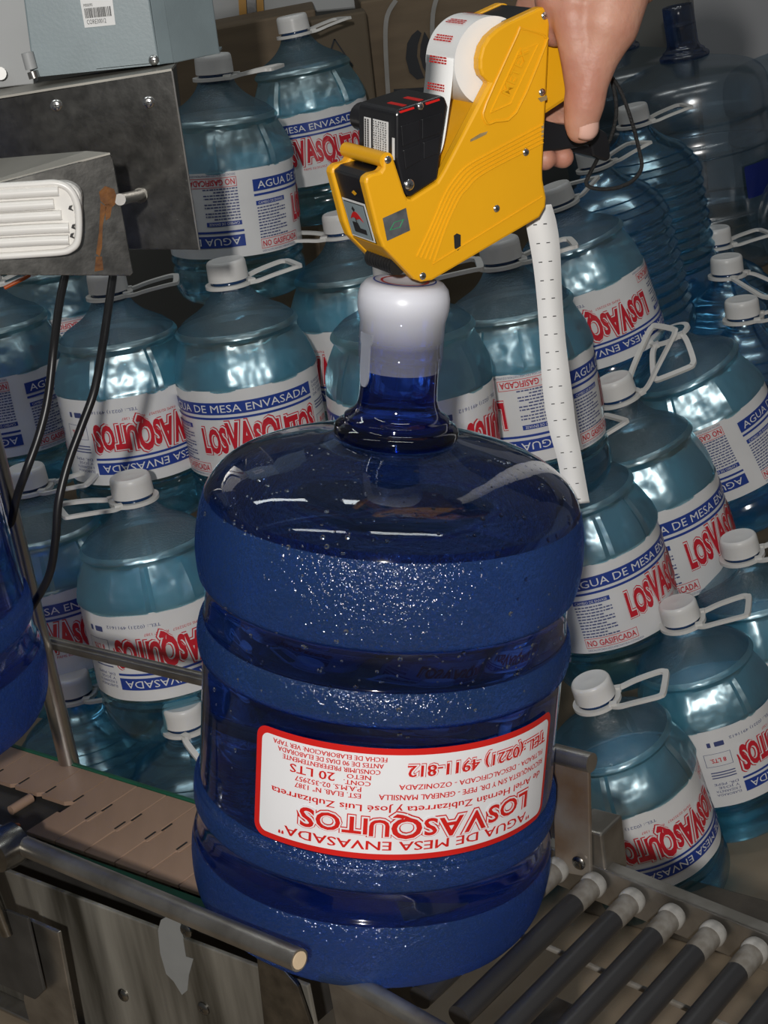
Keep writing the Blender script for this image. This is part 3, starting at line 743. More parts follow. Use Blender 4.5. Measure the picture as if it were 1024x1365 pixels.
# front guide rail: a pipe with an open end, standing off the frame
ZR = ZC + 0.060
r0, r1 = onz(22, 1123, ZR), onz(399, 1280, ZR); rd = (r1 - r0).normalized()
cobj(tube('front_rail', [r0 - rd*0.25, r1], 0.0080, M['bracket_steel'], None, 18))
v, f = lathe([(0.0062, 0), (0.0062, 0.0006), (0.002, 0.0006)], 18); q = Z.rotation_difference(rd).to_matrix(); cobj(obj('rail_end', [q @ Vector(p) + r1 for p in v], f, M['chain_edge'], None))
cobj(tube('rail_stem', [onz(-40, 1112, ZR), onz(-40, 1112, ZR) - Z*0.10 + C_*0.01], 0.006, M['dull_steel'], None, 12))
kn_ = onz(8, 1130, ZR); v, f = lathe([(0.016, -0.012), (0.017, 0), (0.015, 0.012), (0.006, 0.014)], 20); q = Z.rotation_difference(-C_).to_matrix(); cobj(obj('clamp_knob', [q @ Vector(p) + kn_ for p in v], f, M['dull_steel'], None, True, None, 40))
# leg at bottom left, standing in front of the frame
lg = [(40, 1222), (82, 1240), (112, 1400), (60, 1420), (36, 1330)]
cobj(prism_obj('leg', [onframe(x, y, 0.03) for x, y in lg], NF*0.0, NF*0.004, M['bracket_steel'], None, 0.0008))
fl_ = [(-20, 1200), (40, 1222), (62, 1318), (50, 1330), (-20, 1300)]
cobj(prism_obj('hanging_flap', [onframe(x, y, 0.04) for x, y in fl_], NF*0.0, NF*0.003, M['frame_dark'], None, 0.0008))
# clear bent end plate at the right end of the frame
ep = [(345, 1268), (372, 1280), (400, 1312), (418, 1365), (400, 1410), (360, 1410)]
cobj(prism_obj('end_plate', [onframe(x, y, 0.006) for x, y in ep], NF*0.0, NF*0.003, M['dull_steel'], None, 0.0008))
# far side: slanting steel post and guide rail
pb = onz(92, 1015, ZC); 
post = cobj(tube('guide_post', [pb - Z*0.2, pb + Z*0.60], 0.0095, M['steel'], None, 18))
ra = onplane(52, 853, pb, F) 
zr = ra.z
cobj(box_obj('guide_rail', ra + D_*0.26, D_*0.30, C_*0.003, Z*0.0062, M['bracket_steel'], None, 0.002))
cobj(box_obj('guide_rail_lip', ra + D_*0.26 - C_*0.003 + Z*0.001, D_*0.30, C_*0.003, Z*0.0025, M['bracket_steel'], None, 0.001))

# ------------------------------------------------------------------ roller conveyor
RZ0 = ZC - 0.048
fa = onz(743, 1158, RZ0); rs0, rc = sc(fa)
k1 = ray(1008, 1266); 
# last visible roller end on the same vertical plane
pe = CAM + k1 * ((fa - CAM).dot(C_) / k1.dot(C_)); rs1 = sc(pe)[0]
nroll = 5
dS = (rs1 - rs0) / nroll; dZ = (pe.z - fa.z) / nroll
slope = Vector((D_*dS + Z*dZ)).normalized()
rn = sc(onz(432, 1300, RZ0))[1]
RL = rc - rn
rco = empty('roller_conveyor', Vector((fa.x, fa.y, 0)))
tag(rco, 'gravity roller conveyor with dark steel rollers sloping down to lower right', 'conveyor')
def robj(o): o.parent = rco; o.matrix_parent_inverse = rco.matrix_world.inverted(); return o
q = Z.rotation_difference(-C_).to_matrix().to_4x4()
rr = 0.0092
v, f = lathe([(rr, 0.030), (rr, RL-0.012)], 20); RO = drop(obj('roller', v, f, M['roller_dark'], None, True, None, 50))
v, f = lathe([(rr*1.02, 0.006), (rr*1.04, 0.020), (rr*0.99, 0.034), (rr*0.95, 0.036)], 20); RW = drop(obj('worn_sleeve', v, f, M['roller_worn'], None, True, None, 50))
v, f = lathe([(rr*0.5, -0.004), (rr*1.06, -0.003), (rr*1.16, 0.0), (rr*1.16, 0.005), (rr*1.03, 0.007)], 20); RC = drop(obj('end_cap', v, f, M['roller_cap'], None, True, None, 50))
for k in range(-4, 8):
    o = bpy.data.objects.new('roller', RO); COL.objects.link(o)
    o.matrix_world = Matrix.Translation(fa + (D_*dS + Z*dZ)*k) @ q; robj(o)
    for me, n in ((RW, 'worn_sleeve'), (RC, 'end_cap')):
        c = bpy.data.objects.new(n, me); COL.objects.link(c); c.parent = o
def rbox(name, s_a, s_b, c_a, c_b, za, zb, m, bev=0.001):
    """box following the slope; z relative to the roller axis"""
    ctr = fa + (D_*dS + Z*dZ)/dS*((s_a+s_b)/2) + C_*((c_a+c_b)/2)
    nrm = slope.cross(C_).normalized(); nrm = nrm if nrm.z > 0 else -nrm
    return robj(box_obj(name, ctr + nrm*((za+zb)/2), slope*(abs(s_b-s_a)/2), C_*(abs(c_b-c_a)/2), nrm*(abs(zb-za)/2), M[m], None, bev))
rbox('far_rail', -0.02, 0.60, 0.006, 0.010, -0.022, 0.012, 'bracket_steel')
rbox('rail_lip', -0.02, 0.60, 0.006, 0.020, 0.010, 0.012, 'bracket_steel')
rbox('cross_rod', -0.02, 0.60, -0.045, -0.041, -0.044, -0.040, 'roller_worn')
n0, n1 = onz(436, 1291, RZ0+0.050), onz(600, 1385, RZ0+0.044); nd = (n1 - n0).normalized()
robj(tube('near_rail', [n0, n0 + nd*0.32], 0.0078, M['bracket_steel'], None, 16))
robj(prism_obj('near_plate', [n0 + Z*-0.004, n0 + nd*0.30 + Z*-0.004, n0 + nd*0.30 - Z*0.09, n0 - Z*0.09], C_*0.0015, C_*-0.0015, M['bracket_steel'], None, 0.0006))
rbox('support_leg', 0.03, 0.06, -0.11, -0.07, -0.40, -0.06, 'dull_steel')
# upright bracket with rolled top, and the square block behind it
bw0 = onplane(738, 1165, fa + C_*0.008, C_)
def onb(x, y, off=0.0): return onplane(x, y, fa + C_*(0.008-off), C_)
bk = [(738, 1006), (786, 1018), (789, 1168), (742, 1160)]
robj(prism_obj('upright_bracket', [onb(x, y, 0.004) for x, y in bk], C_*-0.002, C_*0.002, M['rusty_steel'], None, 0.0008))
t0, t1 = onb(739, 1004, 0.006), onb(789, 1017, 0.006)
robj(tube('rolled_edge', [t0, t1], 0.008, M['bracket_steel'], None, 16))
kb = onb(800, 1128, -0.015); robj(box_obj('end_block', kb, D_*0.014, C_*0.016, Z*0.024, M['bracket_steel'], None, 0.002))
robj(bolt('bolt', onb(772, 1150, 0.008), -C_, 0.006, 0.003, M['dull_steel'], None))
# kerb on the floor at right
kp = onz(930, 1195, 0.115); box_obj_k = box_obj('concrete_kerb', kp + D_*0.4 + Z*-0.025, D_*0.55, C_*0.03, Z*0.025, M['kerb'], None, 0.004)
tag(box_obj_k, 'dark wet concrete kerb on the floor behind the rollers', 'kerb')

# ------------------------------------------------------------------ yellow label gun
th = (R*-0.49 + U*0.305 + F*0.816).normalized()
gp = P(559, 376, 1.086)
def pl(x, y, off=0.0): return onplane(x, y, gp, th) + th*off
TW = 0.055
gun = empty('label_gun', pl(640, 200, TW/2)); GI = gun.matrix_world.inverted()
tag(gun, 'yellow hand label gun with black printing head held above the jug cap', 'label gun')
def g(o): o.parent = gun; o.matrix_parent_inverse = GI; return o
def gp_(name, pts, o0, o1, m, bev=0.0012, parent=None):
    o = prism_obj(name, [pl(x, y) for x, y in pts], th*o0, th*o1, M[m], None, bev)
    if parent: o.parent = parent; o.matrix_parent_inverse = parent.matrix_world.inverted() if False else Matrix.Identity(4); o.matrix_parent_inverse = GI; return o
    return g(o)
SIDE = [(563, 376.5), (553, 373), (511, 330), (504, 312), (487, 244), (488, 237), (495, 232), (508, 229), (511, 224), (511.5, 211), (514, 206.5), (519, 206), (525, 210), (540, 257), (544, 265), (549, 265), (583, 243), (592, 228),
        (653, 111), (650, 108), (643, 101), (640, 92), (640, 78), (644, 62), (652, 49), (664, 38), (677, 30), (720, 10), (727, 9), (732, 13), (734, 24), (724, 226), (724.5, 240), (729, 264), (728, 276), (720, 290), (577, 374)]
near = gp_('side_plate', SIDE, 0.0, 0.009, 'yellow_plastic', 0.0022)
far = gp_('side_plate', SIDE, TW-0.009, TW, 'yellow_plastic', 0.0022)
CORE = [(563, 370), (556, 350), (575, 300), (600, 238), (655, 125), (722, 20), (722, 235), (725, 270), (716, 288), (580, 368)]
gp_('core', CORE, 0.008, TW-0.008, 'yellow_plastic', 0)
gp_('roll_cover', [(680, 30), (722, 11), (728, 16), (726, 40), (690, 44)], 0.008, TW-0.008, 'black_plastic', 0.001)
# front housing: black panel between the plates
FRONT = [(490, 240), (515, 330), (548, 330), (530, 262), (520, 226), (500, 232)]
gp_('front_panel', FRONT, 0.009, TW-0.006, 'black_plastic', 0.0012)
gp_('nose', [(513, 330), (552, 369), (556, 352), (548, 330)], 0.009, TW-0.009, 'yellow_plastic', 0.001)
tA, tB = pl(516.5, 214, 0.001), pl(516.5, 214, TW)
g(tube('top_bar', [tA, tB], 0.0050, M['yellow_plastic'], None, 18))
# roller that presses the label down
g(tube('press_roller', [pl(541, 358, 0.010), pl(541, 358, TW-0.010)], 0.0062, M['rubber_and_mouth_black'], None, 20))
for k in range(9):
    o_ = 0.012 + k*0.0038
    v, f = sweep([pl(541, 358, o_), pl(541, 358, o_+0.0016)], circ(0.0067, 18)); g(fixnormals(obj('roller_rib', v, f, M['rubber_and_mouth_black'], None, True, None, 50)))
# black printing head in the notch
HEAD = [(529, 152), (534, 146), (590, 128), (595, 130), (598, 140), (592, 178), (589, 200), (585, 239), (549, 263), (543, 261), (538, 250), (529, 211)]
head = gp_('print_head', HEAD, 0.001, TW-0.004, 'black_plastic', 0.0015)
g(tube('size_knob', [pl(548, 170, TW-0.005), pl(548, 170, TW+0.010)], 0.0095, M['black_plastic'], None, 22))
for pts in ([(533, 148.5), (552, 142.6), (552.6, 145), (534, 151)], [(568, 137), (586, 131.5), (586.4, 134), (568.6, 140)]):
    gp_('red_mark', pts, 0.0000, 0.002, 'sticker_red', 0)
for (a, b_) in ((0.16, 0.26), (0.55, 0.66)):
    pts = [(534+56*a, 145.6-18*a), (534+56*b_, 145.6-18*b_), (534+56*b_, 146.4-18*b_), (534+56*a, 146.4-18*a)]
    gp_('red_mark', pts, 0.006, 0.026, 'sticker_red', 0)
# embossed panels on the head
for pts in ([(535, 168), (560, 160), (561, 187), (537, 196)], [(563, 159), (590, 150), (588, 178), (563, 186)], [(538, 200), (562, 191), (562, 214), (541, 226)], [(565, 190), (588, 181), (585, 205), (565, 213)]):
    gp_('head_rib', pts, 0.0002, 0.0016, 'black_plastic', 0.0006)
# printed sheet on the front of the head, facing left
def fpl(s, t, n=0.0004):
    """point on the left face of the head: s 0..1 down the edge, t offset across"""
    a = Vector(pl(529, 152)); b2 = Vector(pl(529, 211)); e = (b2-a).normalized(); nn = e.cross(th); nn = nn if nn.dot(R) < 0 else -nn
    return a + (b2-a)*s + th*t + nn*n
def sheet(name, s_a, s_b, t_a, t_b, n, m):
    pts = [fpl(s_a, t_a, n), fpl(s_b, t_a, n), fpl(s_b, t_b, n), fpl(s_a, t_b, n)]
    nn = (pts[1]-pts[0]).cross(pts[2]-pts[0]).normalized()
    return g(prism_obj(name, pts, nn*0.0, nn*0.0002, M[m]))
sheet('character_sheet', 0.22, 1.0, 0.010, 0.030, 0.0006, 'paper')
sheet('character_sheet', 0.22, 1.0, 0.033, 0.042, 0.0006, 'paper')
sheet('character_sheet', 0.55, 1.05, 0.002, 0.005, 0.0006, 'paper')
rnd = random.Random(5)
mb = MB()
for i in range(14):
    for j in range(6):
        s_ = 0.25 + i*0.053; t_ = 0.0115 + j*0.0031 + rnd.uniform(0, .0008)
        mb.add([fpl(s_, t_, .0012), fpl(s_+0.03, t_, .0012), fpl(s_+0.03, t_+rnd.uniform(.0007, .0017), .0012), fpl(s_, t_+0.0012, .0012)], [(0, 1, 2, 3)])
    for j in range(2):
        s_ = 0.25 + i*0.053; t_ = 0.0348 + j*0.0035
        mb.add([fpl(s_, t_, .0012), fpl(s_+0.045, t_, .0012), fpl(s_+0.045, t_+.0018, .0012), fpl(s_, t_+.0018, .0012)], [(0, 1, 2, 3)])
g(mb.build('character_print', M['slot']))
# umbrella sticker on the front panel
fa0 = Vector(pl(491, 244)); fb0 = Vector(pl(515, 330)); fe = (fb0-fa0); fn = fe.normalized().cross(th); fn = fn if fn.dot(R) < 0 else -fn
def fq(s, t, n=0.0006): return fa0 + fe*s + th*t + fn*n
def fpoly(name, pts, n, m):
    P_ = [fq(s, t, n) for s, t in pts]; g(prism_obj(name, P_, fn*0, fn*0.0002, M[m]))
fpoly('care_sticker', [(0.36, 0.012), (0.97, 0.012), (0.97, 0.043), (0.36, 0.043)], 0.0008, 'paper')
fpoly('care_sticker_line', [(0.39, 0.0135), (0.94, 0.0135), (0.94, 0.0415), (0.39, 0.0415)], 0.0012, 'slot')
fpoly('care_sticker_face', [(0.40, 0.0142), (0.93, 0.0142), (0.93, 0.0408), (0.40, 0.0408)], 0.0016, 'grey_paint')
um = [(0.66, 0.036)] + [(0.66 - 0.14*sin(pi*k/8), 0.036 - 0.0175*k/8) for k in range(1, 8)] + [(0.66, 0.0185), (0.62, 0.0230), (0.65, 0.0275), (0.62, 0.0315)]
fpoly('umbrella_print', um, 0.0021, 'sticker_red')
fpoly('drop_print', [(0.44, 0.0285), (0.49, 0.0305), (0.53, 0.0285), (0.49, 0.0265)], 0.0021, 'slot')
fpoly('bottle_print', [(0.70, 0.0345), (0.86, 0.0345), (0.86, 0.0180), (0.78, 0.0180), (0.78, 0.0255), (0.70, 0.0275)], 0.0021, 'slot')
fpoly('handle_print', [(0.62, 0.0285), (0.74, 0.0285), (0.74, 0.0277), (0.62, 0.0277)], 0.0024, 'slot')
fpoly('arrow_print', [(0.17, 0.021), (0.21, 0.0245), (0.25, 0.021), (0.21, 0.0175)], 0.0016, 'yellow_plastic')
# foil sticker with green diamond
gp_('foil_sticker', [(510, 291), (541, 277), (546.5, 307), (516, 321)], -0.0004, 0.001, 'grey_foil', 0)
dm = [(519, 307), (525, 296), (538, 292), (533, 303)]; cx, cy = 528.7, 299.5
for a, b_ in zip(dm, dm[1:] + dm[:1]):
    ia = (a[0]*.86+cx*.14, a[1]*.86+cy*.14); ib = (b_[0]*.86+cx*.14, b_[1]*.86+cy*.14)
    gp_('diamond_print', [a, b_, ib, ia], -0.0007, 0.0, 'print_green', 0)
# moulded ridges on the plate
for k in range(5):
    o_ = k*5.0
    path = [(556+o_*1.15, 342+o_*0.3), (575+o_, 302), (592+o_*1.02, 262+o_*.1), (604+o_*0.95, 242+o_*.45), (622+o_*0.7, 222+o_*.75), (655+o_*.45, 203+o_*.85), (724, 166+o_*1.2)]
    g(tube('ridge', curve([pl(x, y, -0.0001) for x, y in path], 4), 0.0007, M['yellow_plastic'], None, 6))
g(tube('ridge', [pl(577, 352, -0.0001), pl(723, 262, -0.0001)], 0.0006, M['yellow_plastic'], None, 6))
# raised frame with moulded lettering
frm = [(645, 157), (650, 165), (660, 162), (688, 150), (727, 60), (727, 50), (720, 45), (694, 38), (690, 45), (648, 138)]
g(tube('emblem_frame', curve([pl(x, y, -0.0001) for x, y in frm + frm[:1]], 3), 0.0009, M['yellow_plastic'], None, 6))
frm2 = [(654, 150), (681, 138), (718, 58), (692, 68)]
g(tube('emblem_frame', [pl(x, y, -0.0001) for x, y in frm2 + frm2[:1]], 0.0006, M['yellow_plastic'], None, 6))
v, f = text_fit('METEX', 66, 13, 0.01)
e1 = Vector((27, -61)).normalized(); e2 = Vector((-61, -27)).normalized()*0.85
pv = [pl(678 + e1.x*x + e2.x*y, 128 + e1.y*x + e2.y*y, -0.0006) for x, y in v]
ml = g(obj('moulded_lettering', pv, f, M['yellow_plastic'])); md = ml.modifiers.new('s', 'SOLIDIFY'); md.thickness = 0.0008; md.offset = 0
gp_('scuff', [(627, 186), (640, 178), (650, 175), (648, 179), (634, 186), (627, 189)], -0.0003, 0.0, 'yellow_scuff', 0)
gp_('scuff', [(717, 131), (729, 127), (729, 133), (721, 136)], -0.0003, 0.0, 'yellow_scuff', 0)
gp_('scuff', [(722, 168), (725, 164), (724.5, 180), (722, 184)], -0.0003, 0.0, 'yellow_scuff', 0)
gp_('slot', [(605, 314), (609, 311), (614, 313), (614, 330), (610, 334), (606, 331)], -0.0003, 0.001, 'slot', 0)
for (x, y) in ((563.5, 368), (517, 213), (726, 21), (722.5, 123), (701, 203), (662, 278)):
    g(bolt('screw', pl(x, y, 0.0), -th, 0.0025, 0.0012, M['screw_steel'], None))
for (x, y, r_) in ((561, 142, 0.0026), (546.5, 246.5, 0.0036)):
    g(bolt('screw', pl(x, y, 0.001), -th, r_, 0.0018, M['screw_steel'], None))
# label roll and the printed strip that runs down to the head
RCx, RCy, RRp = 668, 84, 50
rc0 = Vector(pl(RCx, RCy)); ex = (Vector(pl(RCx+10, RCy)) - rc0).normalized(); ey = th.cross(ex).normalized(); ey = ey if ey.dot(U) > 0 else -ey
rad = (Vector(pl(RCx-RRp, RCy)) - rc0).length
def rp_(a, r_, o_): return rc0 + ex*(r_*cos(a)) + ey*(r_*sin(a)) + th*o_
mb = MB(); n = 64
for (r0_, r1_) in ((rad, 0.009),):
    v = []
    for k in range(n):
        a = 2*pi*k/n; v += [rp_(a, r0_, 0.011), rp_(a, r0_, TW-0.008), rp_(a, r1_, TW-0.008), rp_(a, r1_, 0.011)]
    f = []
    for k in range(n):
        a = 4*k; b_ = 4*((k+1) % n)
        for j in range(4): f.append((a+j, a+(j+1) % 4, b_+(j+1) % 4, b_+j))
    mb.add(v, f)
roll = g(fixnormals(mb.build('label_roll', M['paper'], None, True, 40)))
g(tube('roll_core', [rp_(0, 0, 0.004), rp_(0, 0, TW-0.002)], 0.0088, M['black_plastic'], None, 20))
path = [rp_(pi*0.98, rad+0.0004, 0), Vector(pl(616, 110)), Vector(pl(611, 150)), Vector(pl(604, 195)), Vector(pl(596, 215))]
cpath = curve(path, 5)
v = []
for p in cpath: v += [p + th*0.012, p + th*(TW-0.009)]
f = [(2*i, 2*i+1, 2*i+3, 2*i+2) for i in range(len(cpath)-1)]
ls = obj('label_strip', v, f, M['paper'], None, True); g(ls); md = ls.modifiers.new('s', 'SOLIDIFY'); md.thickness = 0.0003
mb = MB(); rnd = random.Random(2)
def prn(p, e, nrm):
    for q_ in range(3):
        t0_ = 0.020 if q_ == 0 else 0.0195; x_ = t0_
        while x_ < TW-0.015:
            ww = rnd.uniform(0.0015, 0.004)
            a = p + e*(q_*0.0017) + nrm*0.0007; mb.add([a+th*x_, a+th*min(x_+ww, TW-0.014), a+th*min(x_+ww, TW-0.014)+e*0.0010, a+th*x_+e*0.0010], [(0, 1, 2, 3)]); x_ += ww + 0.0006
for k in range(7):
    a = pi*(0.98 - k*0.155); p = rp_(a, rad, 0); nrm = (p-rc0).normalized(); prn(p, th.cross(nrm).normalized()*(1 if th.cross(nrm).dot(U) < 0 else -1), nrm)
for i in (6, 12):
    if i < len(cpath)-1:
        e = (cpath[i+1]-cpath[i]).normalized(); nrm = e.cross(th); nrm = nrm if nrm.dot(R) < 0 else -nrm; prn(cpath[i], e, nrm)
g(mb.build('label_print', M['sticker_red']))
# backing tape that comes out at the rear and hangs down over the jug
tp = [(716, 274, 0.020), (722, 300, 0.022), (728, 340, 0.022), (733, 400, 0.022), (738, 470, 0.022), (743, 520, 0.022), (750, 570, 0.022), (759, 610, 0.022), (765, 645, 0.022), (768, 672, 0.022)]
# thread the tape down vertically-hanging line in space, drawn through these points of the photo
def tpt(x, y, s): return onplane(x, y, Vector(pl(722, 282, 0.028)) , (F*1.0 + U*0.62).normalized()) + R*s
mb = MB(); rows = curve([tpt(x, y, 0.0) for x, y, _ in tp], 5); v = []
for i, p in enumerate(rows):
    tw = 0.0102 + 0.0008*sin(i*0.3)
    dv = (R*0.97 + F*0.15 + U*0.12).normalized()
    v += [p - dv*tw, p + dv*tw + F*0.0008*sin(i*.5)]
tape = obj('backing_tape', v, [(2*i, 2*i+1, 2*i+3, 2*i+2) for i in range(len(rows)-1)], M['paper'], None, True); g(tape)
md = tape.modifiers.new('s', 'SOLIDIFY'); md.thickness = 0.00025
mb = MB(); L_ = 0.0; nxt = 0.014
for i in range(len(rows)-1):
    seg = rows[i+1]-rows[i]; ln = seg.length
    while nxt <= L_ + ln:
        p = rows[i] + seg*((nxt-L_)/ln); e = seg.normalized(); dv = (R*0.97 + F*0.15 + U*0.12).normalized(); nn = -F
        for s in (-0.0036, 0.0036):
            c = p + dv*(s - 0.001); mb.add([c - dv*0.0013 + nn*.0008, c + dv*0.0013 + nn*.0008, c + dv*0.0013 + e*0.0007 + nn*.0008, c - dv*0.0013 + e*0.0007 + nn*.0008], [(0, 1, 2, 3)])
        nxt += 0.0142
    L_ += ln
g(mb.build('tape_slits', M['slot']))
# grip: yellow arm and black trigger lever
ARM = [(700, 100), (735, 60), (790, 62), (826, 58), (833, 66), (834, 88), (831, 102), (786, 128), (735, 162), (700, 180)]
gp_('grip_arm', ARM, 0.014, 0.042, 'yellow_plastic', 0.003)
LEV = [(715, 166), (738, 162), (758, 168), (785, 172), (812, 173), (824, 180), (828, 196), (829, 214), (824, 219), (804, 212), (801, 195), (785, 200), (762, 204), (735, 206), (712, 206)]
gp_('trigger_lever', LEV, 0.012, 0.040, 'black_plastic', 0.003)
cord = [(829, 208, .026), (832, 190, .016), (836, 150, .012), (837, 110, .018), (835, 95, .026), (840, 120, .012), (850, 165, .006), (860, 205, .006), (860, 225, .004), (848, 242, .004), (825, 252, .004), (800, 253, .006), (791, 247, .008), (797, 236, .01), (812, 222, .016), (822, 212, .02)]
g(tube('lanyard', curve([pl(x, y, o_) for x, y, o_ in cord], 6), 0.0014, M['cord_black'], None, 8))

# ------------------------------------------------------------------ the hand
def hp(x, y, off): return Vector(pl(x, y, off))
mb = MB()
def capsule(p0, r0, p1, r1, n=20):
    p0, p1 = Vector(p0), Vector(p1); d = p1-p0; L_ = d.length
    q = Z.rotation_difference(d.normalized()).to_matrix()
    prof = [(r0*sin(pi/2*k/5)+1e-5, -r0*cos(pi/2*k/5)) for k in range(6)] + [(r1*cos(pi/2*k/5)+1e-5, L_ + r1*sin(pi/2*k/5)) for k in range(6)]
    v, f = lathe(prof, n); mb.add([q @ Vector(a) + p0 for a in v], f)
def chain(pts):
    for a, b_ in zip(pts, pts[1:]): capsule(hp(*a[:3]), a[3], hp(*b_[:3]), b_[3])
# thumb: down the near side of the grip
chain([(800, -15, -0.012, 0.026), (786, 28, -0.016, 0.0235), (771, 75, -0.017, 0.0165), (763, 108, -0.017, 0.0140), (760, 135, -0.016, 0.0138), (757.5, 158, -0.015, 0.0118), (757, 168, -0.0148, 0.0102)])
chain([(752, 20, -0.010, 0.014), (756, 70, -0.014, 0.013), (760, 110, -0.015, 0.0125)])
# web and heel of the hand
chain([(815, 5, 0.0, 0.022), (805, 45, -0.002, 0.018), (790, 80, -0.004, 0.0125), (778, 95, -0.010, 0.010)])
chain([(770, -20, 0.0, 0.026), (815, -20, 0.004, 0.026)])
chain([(755, 0, 0.004, 0.020), (752, 40, 0.010, 0.012)])
# back of hand over the grip towards the fingers on the far side
chain([(790, -30, 0.010, 0.028), (775, 20, 0.045, 0.019), (765, 60, 0.058, 0.012)])
chain([(815, -20, 0.015, 0.026), (808, 25, 0.046, 0.018), (800, 60, 0.058, 0.012)])
# wrist and forearm leave the frame at upper right
chain([(800, -25, 0.0, 0.030), (850, -55, 0.004, 0.030), (905, -85, 0.012, 0.034), (1010, -135, 0.03, 0.040)])
# four fingers wrap the far side and come back under the lever
for (x0, x1, x2, y2, r_) in ((752, 748, 746.5, 216, 0.0088), (776, 773, 771, 214, 0.0084), (796, 792, 786, 205, 0.0078), (812, 808, 800, 196, 0.0070)):
    far_ = 0.058
    if x0 < 780: chain([(x0+8, 60, far_, r_*1.15), (x0+2, 120, far_+0.002, r_*1.08), (x1, 190, 0.050, r_*1.02), (x2, y2-2, 0.030, r_), (x2, y2, 0.018, r_*0.96)])
    else: chain([(x0, 60, far_, r_*1.15), (x0-2, 110, far_+0.002, r_*1.05), (x1, 165, 0.054, r_), (x2, y2-24, 0.046, r_*0.9)])
hand = mb.build('person', M['skin'], None, True)
rm = hand.modifiers.new('r', 'REMESH'); rm.mode = 'VOXEL'; rm.voxel_size = 0.0016; rm.use_smooth_shade = True
s_ = hand.modifiers.new('s', 'SMOOTH'); s_.iterations = 14; s_.factor = 0.5
dg = bpy.context.evaluated_depsgraph_get(); me = bpy.data.meshes.new_from_object(hand.evaluated_get(dg)); 
hand.modifiers.clear(); hand.data = me
hand.data.polygons.foreach_set('use_smooth', [True]*len(me.polygons))
tag(hand, 'bare hand and wrist gripping the label gun, thumb pointing down', 'person')
# thumb nail, a bent plate on the near side of the tip
nc = hp(758.5, 166, -0.0148 - 0.0112); nu = (hp(758, 150, 0) - hp(757.5, 172, 0)).normalized(); nx_ = nu.cross(th).normalized()
v, f = [], []
for j in range(7):
    for i in range(9):
        a = (i-4)/4; b_ = (j-3)/3
        wd = 0.0078*(1 - 0.12*max(0, -b_)**2) * (1 if abs(b_) < 0.8 else 0.9)
        v.append(nc + nx_*(a*wd) + nu*(b_*0.0068 - 0.001*(1 if b_ < 0 else -0.3)*(1-a*a)) + th*(0.0034*a*a - 0.0004 + (0.0035*max(0, -b_)**2)))
for j in range(6):
    for i in range(8): f.append((j*9+i, j*9+i+1, (j+1)*9+i+1, (j+1)*9+i))
nl = obj('thumb_nail', v, f, M['nail'], hand, True); md = nl.modifiers.new('s', 'SOLIDIFY'); md.thickness = 0.0008; md.offset = 0

# ------------------------------------------------------------------ machine at upper left
def traced(name, pts, Yd, thick, m, parent, bev=0.001):
    """sheet standing at distance Yd, facing the camera side, with thickness"""
    n_ = Vector((sin(YAW[0]), -cos(YAW[0]), 0)); c_ = ony(120, 260, Yd)
    o = prism_obj(name, [onplane(x, y, c_, n_) for x, y in pts], n_*0, n_*-thick, M[m], None, bev); o.parent = parent; o.matrix_parent_inverse = parent.matrix_world.inverted(); return o
YP = 1.52; YAW = [radians(-9)]
mach = empty('heater_machine', ony(60, 300, YP)); tag(mach, 'dark spotted steel plate carrying a bracketed white ceramic heating element', 'machine')
traced('back_plate', [(-60, 141), (228, 95), (265, 333), (-60, 330)], YP, 0.002, 'dull_steel', mach, 0.0006)
traced('plate_edge', [(228, 95), (230, 94.5), (267, 333), (265, 333)], YP-0.0008, 0.002, 'steel', mach, 0)
o = prism_obj('top_flange', [ony(-60, 141, YP), ony(229, 94.5, YP), ony(229, 94.5, YP)+Y*0.10, ony(-60, 141, YP)+Y*0.10], Z*0, Z*0.002, M['pale_metal'], None); o.parent = mach; o.matrix_parent_inverse = mach.matrix_world.inverted()
for (x, y) in ((75, 140), (198, 136)):
    o = bolt('bolt', onplane(x, y, ony(120, 260, YP), Vector((sin(YAW[0]), -cos(YAW[0]), 0))), -Y, 0.0055, 0.003, M['screw_steel'], None); o.parent = mach; o.matrix_parent_inverse = mach.matrix_world.inverted()
YB = 1.36; YAW[0] = radians(14)
def mch(o): o.parent = mach; o.matrix_parent_inverse = mach.matrix_world.inverted(); return o
traced('lamp_bracket', [(-70, 262), (143, 206), (148, 206), (151, 212), (178, 364), (174, 368), (-70, 366)], YB, 0.002, 'dull_steel', mach, 0.0008)
p0_, p1_ = ony(-70, 262, YB), ony(147, 206, YB)
mch(prism_obj('bracket_top', [p0_, p1_, p1_ + Y*0.012 + Z*0.003 - X*0.02, p0_ + Y*0.11 + Z*0.012], Z*0, Z*0.0015, M['pale_metal'], None))
# rust runs on the bracket
for pts in ([(132, 256), (140, 248), (152, 252), (158, 268), (150, 276), (142, 275), (134, 268)], [(134, 270), (142, 276), (137, 300), (136, 330), (133, 342), (128, 338), (132, 310)], [(140, 272), (150, 272), (147, 290), (141, 294)], [(128, 342), (136, 342), (138, 360), (126, 362)]):
    traced('rust_run', pts, YB-0.0004, 0.0004, 'rust', mach, 0)
# pin
mch(tube('pin', [ony(160, 266, YB+0.004), ony(178, 262, YB+0.06), ony(188, 259, YP)], 0.0048, M['steel'], None, 16))
v, f = lathe([(0.0068, -0.004), (0.0072, 0), (0.0068, 0.004)], 16); q = Z.rotation_difference(Y).to_matrix(); pc = ony(187, 260, YP-0.006); mch(obj('pin_collar', [q @ Vector(a) + pc for a in v], f, M['pale_metal'], None, True, None, 40))
